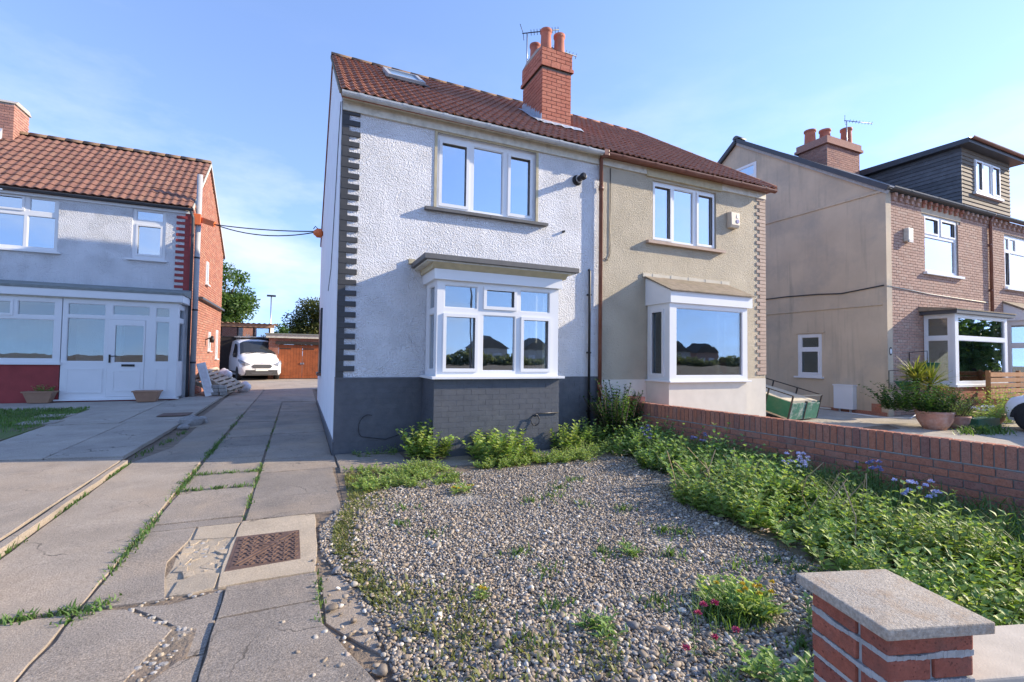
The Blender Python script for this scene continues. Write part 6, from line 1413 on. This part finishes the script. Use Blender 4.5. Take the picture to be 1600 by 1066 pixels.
clump('gravel_weed', (1.62, 2.30, -.08), 12, .10, .10, .10, .026, 'leaf_valerian', 'low dark green weed in the front middle of the gravel', nodes=3, lean=1.3)
clump('gravel_rosette', (2.45, 3.15, -.07), 9, .09, .07, .09, .03, 'leaf_valerian', 'small flat rosette weed in the middle of the gravel', nodes=3, lean=1.3)
for i, (x, y, z, m_, lab) in enumerate(((5.25, 3.65, .38, 'petal_blue', 'pale blue flower cluster nearest the middle of the brick wall'), (5.35, 2.55, .34, 'petal_blue', 'pale blue flower cluster in the long grass near the right edge'), (5.35, 5.1, .42, 'petal_bluebell', 'deep blue flower cluster against the brick wall'), (4.95, 5.9, .38, 'petal_bluebell', 'dark bluebell cluster in the leafy plants near the house'), (5.6, 3.05, .42, 'petal_bluebell', 'small deep blue flower head between the two pale clusters'))):
    fl_ = thing('bluebell_cluster', (x, y, zg(y)), lab, 'flowers', 'blue flowers along the wall')
    hp = [(x+rng.normal(0, .07), y+rng.normal(0, .07), z+rng.uniform(-.10, .08)) for _ in range(18 if i < 2 else 9)]
    flowerheads('f', hp, .028, 24, m_, fl_); stems_mesh('stems', [(np.array([p[0]*.7+x*.3, p[1]*.7+y*.3, zg(y)]), np.array([p[0], p[1], p[2]*.6]), np.array(p)) for p in hp], .004, 'leaf_grass', fl_)
ds = tag(stems_mesh('dead_stems', [(np.array([a, b_, -.05]), np.array([a+rng.normal(0, .06), b_+rng.normal(0, .05), h*.5]), np.array([a+rng.normal(0, .14), b_+rng.normal(0, .1), h])) for a, b_, h in [(rng.uniform(3.9, 5.2), rng.uniform(2.3, 4.3), rng.uniform(.2, .5)) for _ in range(26)]], .006, 'dead_stem'), 'dry brown dead stems among the lime green plants', 'stems', kind='stuff')

# ------------------------------------------------------------------ pots and planters
def pot_thing(name, x, y, z, r, h, mat, label):
    t_ = thing(name, (x, y, z), label, 'plant pot'); MB().lathe([(r*.62, 0), (r*.95, h*.5), (r, h*.82), (r*1.06, h*.86), (r*1.06, h*.98), (r*.95, h), (r*.9, h*.9), (.01, h*.88)], (x, y, z), 26).build('pot', mat, t_); return t_
for i, (x, y) in enumerate(((-6.0, 15.92), (-3.72, 15.68))):
    t_ = thing('trough_planter', (x, y, lz(y)), ['terracotta trough planter with a small green plant by the red wall', 'empty terracotta trough planter in front of the porch door'][i], 'planter')
    z0_ = lz(y); p = MB(); p.add([(x-.2, y-.12, z0_), (x+.2, y-.12, z0_), (x+.2, y+.12, z0_), (x-.2, y+.12, z0_), (x-.29, y-.17, z0_+.28), (x+.29, y-.17, z0_+.28), (x+.29, y+.17, z0_+.28), (x-.29, y+.17, z0_+.28)], [(3, 2, 1, 0), (4, 5, 6, 7), (0, 1, 5, 4), (1, 2, 6, 5), (2, 3, 7, 6), (3, 0, 4, 7)]); p.build('trough', 'brown_planter', t_, .01)
    box('rim', (x-.31, y-.19, z0_+.262), (x+.31, y+.19, z0_+.295), 'brown_planter', t_, .006)
    if i == 0: P, D, Nn, Ln, W_, st = stem_plant((x+.05, y, z0_+.28), 12, .18, .16, .09, .05, 4, 1); poly_leaves('plant', P, D, Nn, Ln, W_, 'leaf_valerian', t_)
pt = pot_thing('large_clay_pot', 13.38, 6.0, zg(6)+.01, .34, .42, 'clay_pot', 'round terracotta pot full of shrubs beyond the boundary wall')
P, D, Nn, Ln, W_, st = stem_plant((13.35, 6.35, .30), 130, .62, .80, .13, .065, 10, .7); poly_leaves('foliage', P, D, Nn, Ln, W_, 'leaf_dark', pt); 
P, D, Nn, Ln, W_, st = stem_plant((13.8, 6.05, .30), 60, .5, .60, .12, .05, 8, .9); poly_leaves('silver_foliage', P, D, Nn, Ln, W_, 'leaf_silver', pt); stems_mesh('stems', st, .008, 'bark', pt)
pt2 = pot_thing('small_clay_pot', 14.05, 5.9, zg(6)+.01, .26, .30, 'clay_pot', 'smaller clay pot right of the large terracotta pot'); P, D, Nn, Ln, W_, st = stem_plant((14.1, 5.95, .26), 26, .3, .4, .09, .04, 6, .9); poly_leaves('foliage', P, D, Nn, Ln, W_, 'leaf_silver', pt2)
tg = thing('green_trough', (15.0, 5.8, zg(5.8)), 'long dark green trough planter near the white car', 'planter'); box('trough', (14.45, 5.65, -.015), (15.5, 5.95, .21), 'planter_green', tg, .02)
P = []; D = []
P, D, Nn, Ln, W_, st = stem_plant((14.9, 5.8, .2), 44, .42, .38, .10, .035, 6, .9); poly_leaves('foliage', P, D, Nn, Ln, W_, 'leaf_lime', tg)
flowerheads('f', [(14.45+rng.uniform(0, 1), 5.75+rng.uniform(-.1, .1), .42+rng.uniform(-.05, .1)) for _ in range(10)], .05, 20, 'upvc', tg)
n = 420; tag(blades('paving_weeds', np.stack([13.9+rng.normal(0, .35, n), 5.35+rng.normal(0, .13, n), np.full(n, -.03)], 1), .16, .03, .9, 'leaf_grass'), 'weeds on the paving in front of the green trough', 'grass', kind='stuff')
# cordyline
cd = thing('cordyline_palm', (14.0, 6.6, 0), 'spiky yellow green cordyline palm in front of the terrace bay', 'plant')
P = []; D = []; Nn = []; Ln = []; W_ = []
for (hx, hy, hz, L_) in ((13.9, 6.55, 1.02, .62), (14.35, 6.5, .95, .70), (14.05, 6.7, 1.15, .62)):
    tube('trunk', [(14.05, 6.6, .2), ((hx+14.05)/2, 6.6, hz*.6), (hx, hy, hz)], .045, 'bark', cd, 8)
    for k in range(70):
        an = rng.uniform(0, 6.28); e_ = rng.uniform(-.35, 1.35); v = np.array([math.cos(an)*math.cos(e_), math.sin(an)*math.cos(e_), math.sin(e_)])
        P.append(np.array([hx, hy, hz])); D.append(v); Nn.append(np.array([-v[0]*v[2], -v[1]*v[2], 1.01-v[2]**2])); Ln.append(L_*rng.uniform(.75, 1.1)); W_.append(.045)
poly_leaves('leaves', P, D, Nn, Ln, W_, 'leaf_cordyline', cd, fold=.02)
# hanging baskets on the brick wall
for i, (x, z) in enumerate(((14.92, .98), (15.92, 1.50))):
    y = YR-.42
    hb_ = thing('hanging_basket', (x, y, z), ['lower dark green hanging basket beside the terrace corner', 'upper dark green hanging basket beside the terrace bay'][i], 'basket')
    MB().lathe([(.10, -.20), (.20, -.12), (.27, 0), (.29, .02), (.26, .02), (.02, -.02)], (x, y, z), 20).build('bowl', 'planter_green', hb_)
    tube('bracket', [(x-.05, YR-.01, z-.18), (x-.05, YR-.02, z+.30), (x, y, z+.34), (x, y, z+.02)], .012, 'black_plastic', hb_, 6)
npl = thing('house_number_plaque', (14.98, YR, 1.8), 'small oval white house number plaque on the brick front', 'plaque')
MB().lathe([(.10, 0), (.10, .015)], (14.98, YR-.002, 1.82), 18, Matrix.Rotation(math.pi/2, 3, 'X').to_4x4() @ Matrix.Diagonal((.75, 1.15, 1, 1))).build('plate', 'black_plastic', npl); MB().lathe([(.065, .016), (.065, .02)], (14.98, YR-.002, 1.82), 18, Matrix.Rotation(math.pi/2, 3, 'X').to_4x4() @ Matrix.Diagonal((.75, 1.15, 1, 1))).build('face', 'upvc', npl)
sf = thing('slatted_fence', (22, 6.2, .2), 'brown slatted timber fence by the far right porch', 'fence')
for k in range(5): box('slat', (17.35, 6.5, .55+k*.15), (21, 6.53, .67+k*.15), 'fence_wood', sf)
for x in (17.35, 19.1, 20.9): box('post', (x, 6.53, 0), (x+.08, 6.61, 1.32), 'fence_wood', sf)
hg = clump('topiary_shrub', (17.1, 6.1, 0), 60, .42, .95, .12, .08, 'leaf_lime', 'rounded yellow green shrub beside the slatted fence', 'shrub', nodes=7)
hg2 = clump('border_plants', (16.0, 6.3, 0), 50, .6, .42, .12, .06, 'leaf_valerian', 'low green border plants below the terrace bay', nodes=5, lean=.9)
pt3 = pot_thing('dark_pot', 15.75, 5.95, zg(6)+.01, .3, .3, 'brown_planter', 'dark brown pot near the front of the white car')

# ------------------------------------------------------------------ trees
def tree(name, base, H, trunk_r, crown_c, crown_r, n, leaf, mat, label, clumps=26, seed=3):
    t_ = thing(name, base, label, 'tree'); g_ = np.random.default_rng(seed); cc = np.array(crown_c); cr_ = np.array(crown_r)
    tube('trunk', [base, (base[0]+.1, base[1], base[2]+H*.3), tuple(cc-np.array([0, 0, cr_[2]*.2]))], [trunk_r, trunk_r*.75, trunk_r*.35], 'bark', t_, 9)
    cl = []
    for k in range(clumps):
        v = g_.normal(0, 1, 3); v /= np.linalg.norm(v); cl.append(cc+v*cr_*g_.uniform(.45, .95))
    lb_ = MB()
    for k in range(0, clumps, 2): lb_.tube([tuple(cc-np.array([0, 0, cr_[2]*.6])), tuple((cl[k]+cc)/2-np.array([0, 0, .2])), tuple(cl[k])], [trunk_r*.35, trunk_r*.2, .02], 5)
    lb_.build('limb', 'bark', t_)
    idx = g_.integers(0, clumps, n); base_r = cr_.mean()*.34
    v = g_.normal(0, 1, (n, 3)); v /= np.linalg.norm(v, axis=1, keepdims=True)
    P_ = np.array(cl)[idx]+v*base_r*(g_.uniform(0, 1, (n, 1))**.5)*g_.uniform(.6, 1.35, clumps)[idx][:, None]
    D_ = v+g_.normal(0, .6, (n, 3)); D_[:, 2] -= .2
    poly_leaves('crown', P_, D_, v+g_.normal(0, .5, (n, 3))+np.array([0, 0, .4]), np.full(n, leaf)*g_.uniform(.7, 1.3, n), np.full(n, leaf*.6), mat, t_); return t_
tree('lime_tree', (-4.9, 36, .3), 6, .22, (-4.6, 36, 5.2), (2.0, 1.8, 2.1), 9000, .20, 'leaf_tree', 'light green leafy tree behind the left house', 30, 5)
tree('yew_tree', (1.1, 38, .3), 5, .25, (.9, 38, 3.9), (2.0, 1.7, 1.9), 12000, .17, 'leaf_tree_dark', 'dense dark olive tree behind the brick garage', 40, 8)
tree('distant_tree', (-1.6, 50, .3), 4, .15, (-1.5, 50, 3.4), (1.6, 1.2, .9), 2500, .22, 'leaf_tree', 'small pale tree between the mast and the dark tree', 14, 9)

# ------------------------------------------------------------------ across the road (mirrored in the windows)
for i in range(8):
    x = 14+i*17; yy = -108-4*(i % 2)
    h_ = thing('opposite_house', (x, yy, -.2), ['first', 'second', 'third', 'fourth', 'fifth', 'sixth', 'seventh', 'eighth'][i]+' distant house from the left across the road, mirrored in the bay windows', 'house', 'houses across the road')
    box('wall', (x-5, yy-7, -.3), (x+5, yy, 4.2), ['render_plain', 'house_brick', 'render_plain'][i % 3], h_)
    MB().prism([(x-5.6, 4.2), (x, 7.6), (x+5.6, 4.2)], yy-7.2, yy+.3, Matrix(((0, 1, 0, 0), (1, 0, 0, 0), (0, 0, 1, 0), (0, 0, 0, 1)))).build('roof', 'hung_tile', h_)
    for wx in (-3.2, 1.2): box('window', (x+wx, yy-.02, 1.0), (x+wx+2, yy+.03, 2.6), 'upvc', h_)
n = 14000; xx = rng.uniform(0, 160, n); hh_ = 1.9+.9*np.sin(xx*.21)+.6*np.sin(xx*.53+1); zz = rng.uniform(0, 1, n)*hh_; yy = -92+rng.normal(0, 1.5, n)
tag(poly_leaves('distant_hedge', np.stack([xx, yy, zz], 1), rng.normal(0, 1, (n, 3)), rng.normal(0, 1, (n, 3)), np.full(n, .8), np.full(n, .6), 'leaf_far_haze'), 'uneven dark hedge and trees far across the road, mirrored in the bay windows', 'hedge', kind='stuff')
for i, (x, y) in enumerate(((38, -1), (44, -6), (34, -7))):
    tree('roadside_tree', (x, y, -.2), 4, .2, (x, y, 3.0), (3.2, 3.0, 2.4), 3500, .4, 'leaf_tree', ['nearest', 'farthest', 'middle'][i]+' roadside tree right of the frame, mirrored in the terrace bay', 22, 20+i)
for i, x in enumerate((-6, 9, 20)):
    s_ = thing('street_lamp', (x, -12, -.2), ['left', 'middle', 'right'][i]+' street lamp across the road seen only in window reflections', 'lamp post', 'street lamps across the road')
    tube('post', [(x, -12, -.2), (x, -12, 6.2), (x+.3, -11.4, 6.8), (x+.4, -10.6, 6.9)], .06, 'grey_pipe', s_, 8); box('lantern', (x+.25, -10.7, 6.82), (x+.55, -10.2, 6.94), 'grey_pipe', s_)
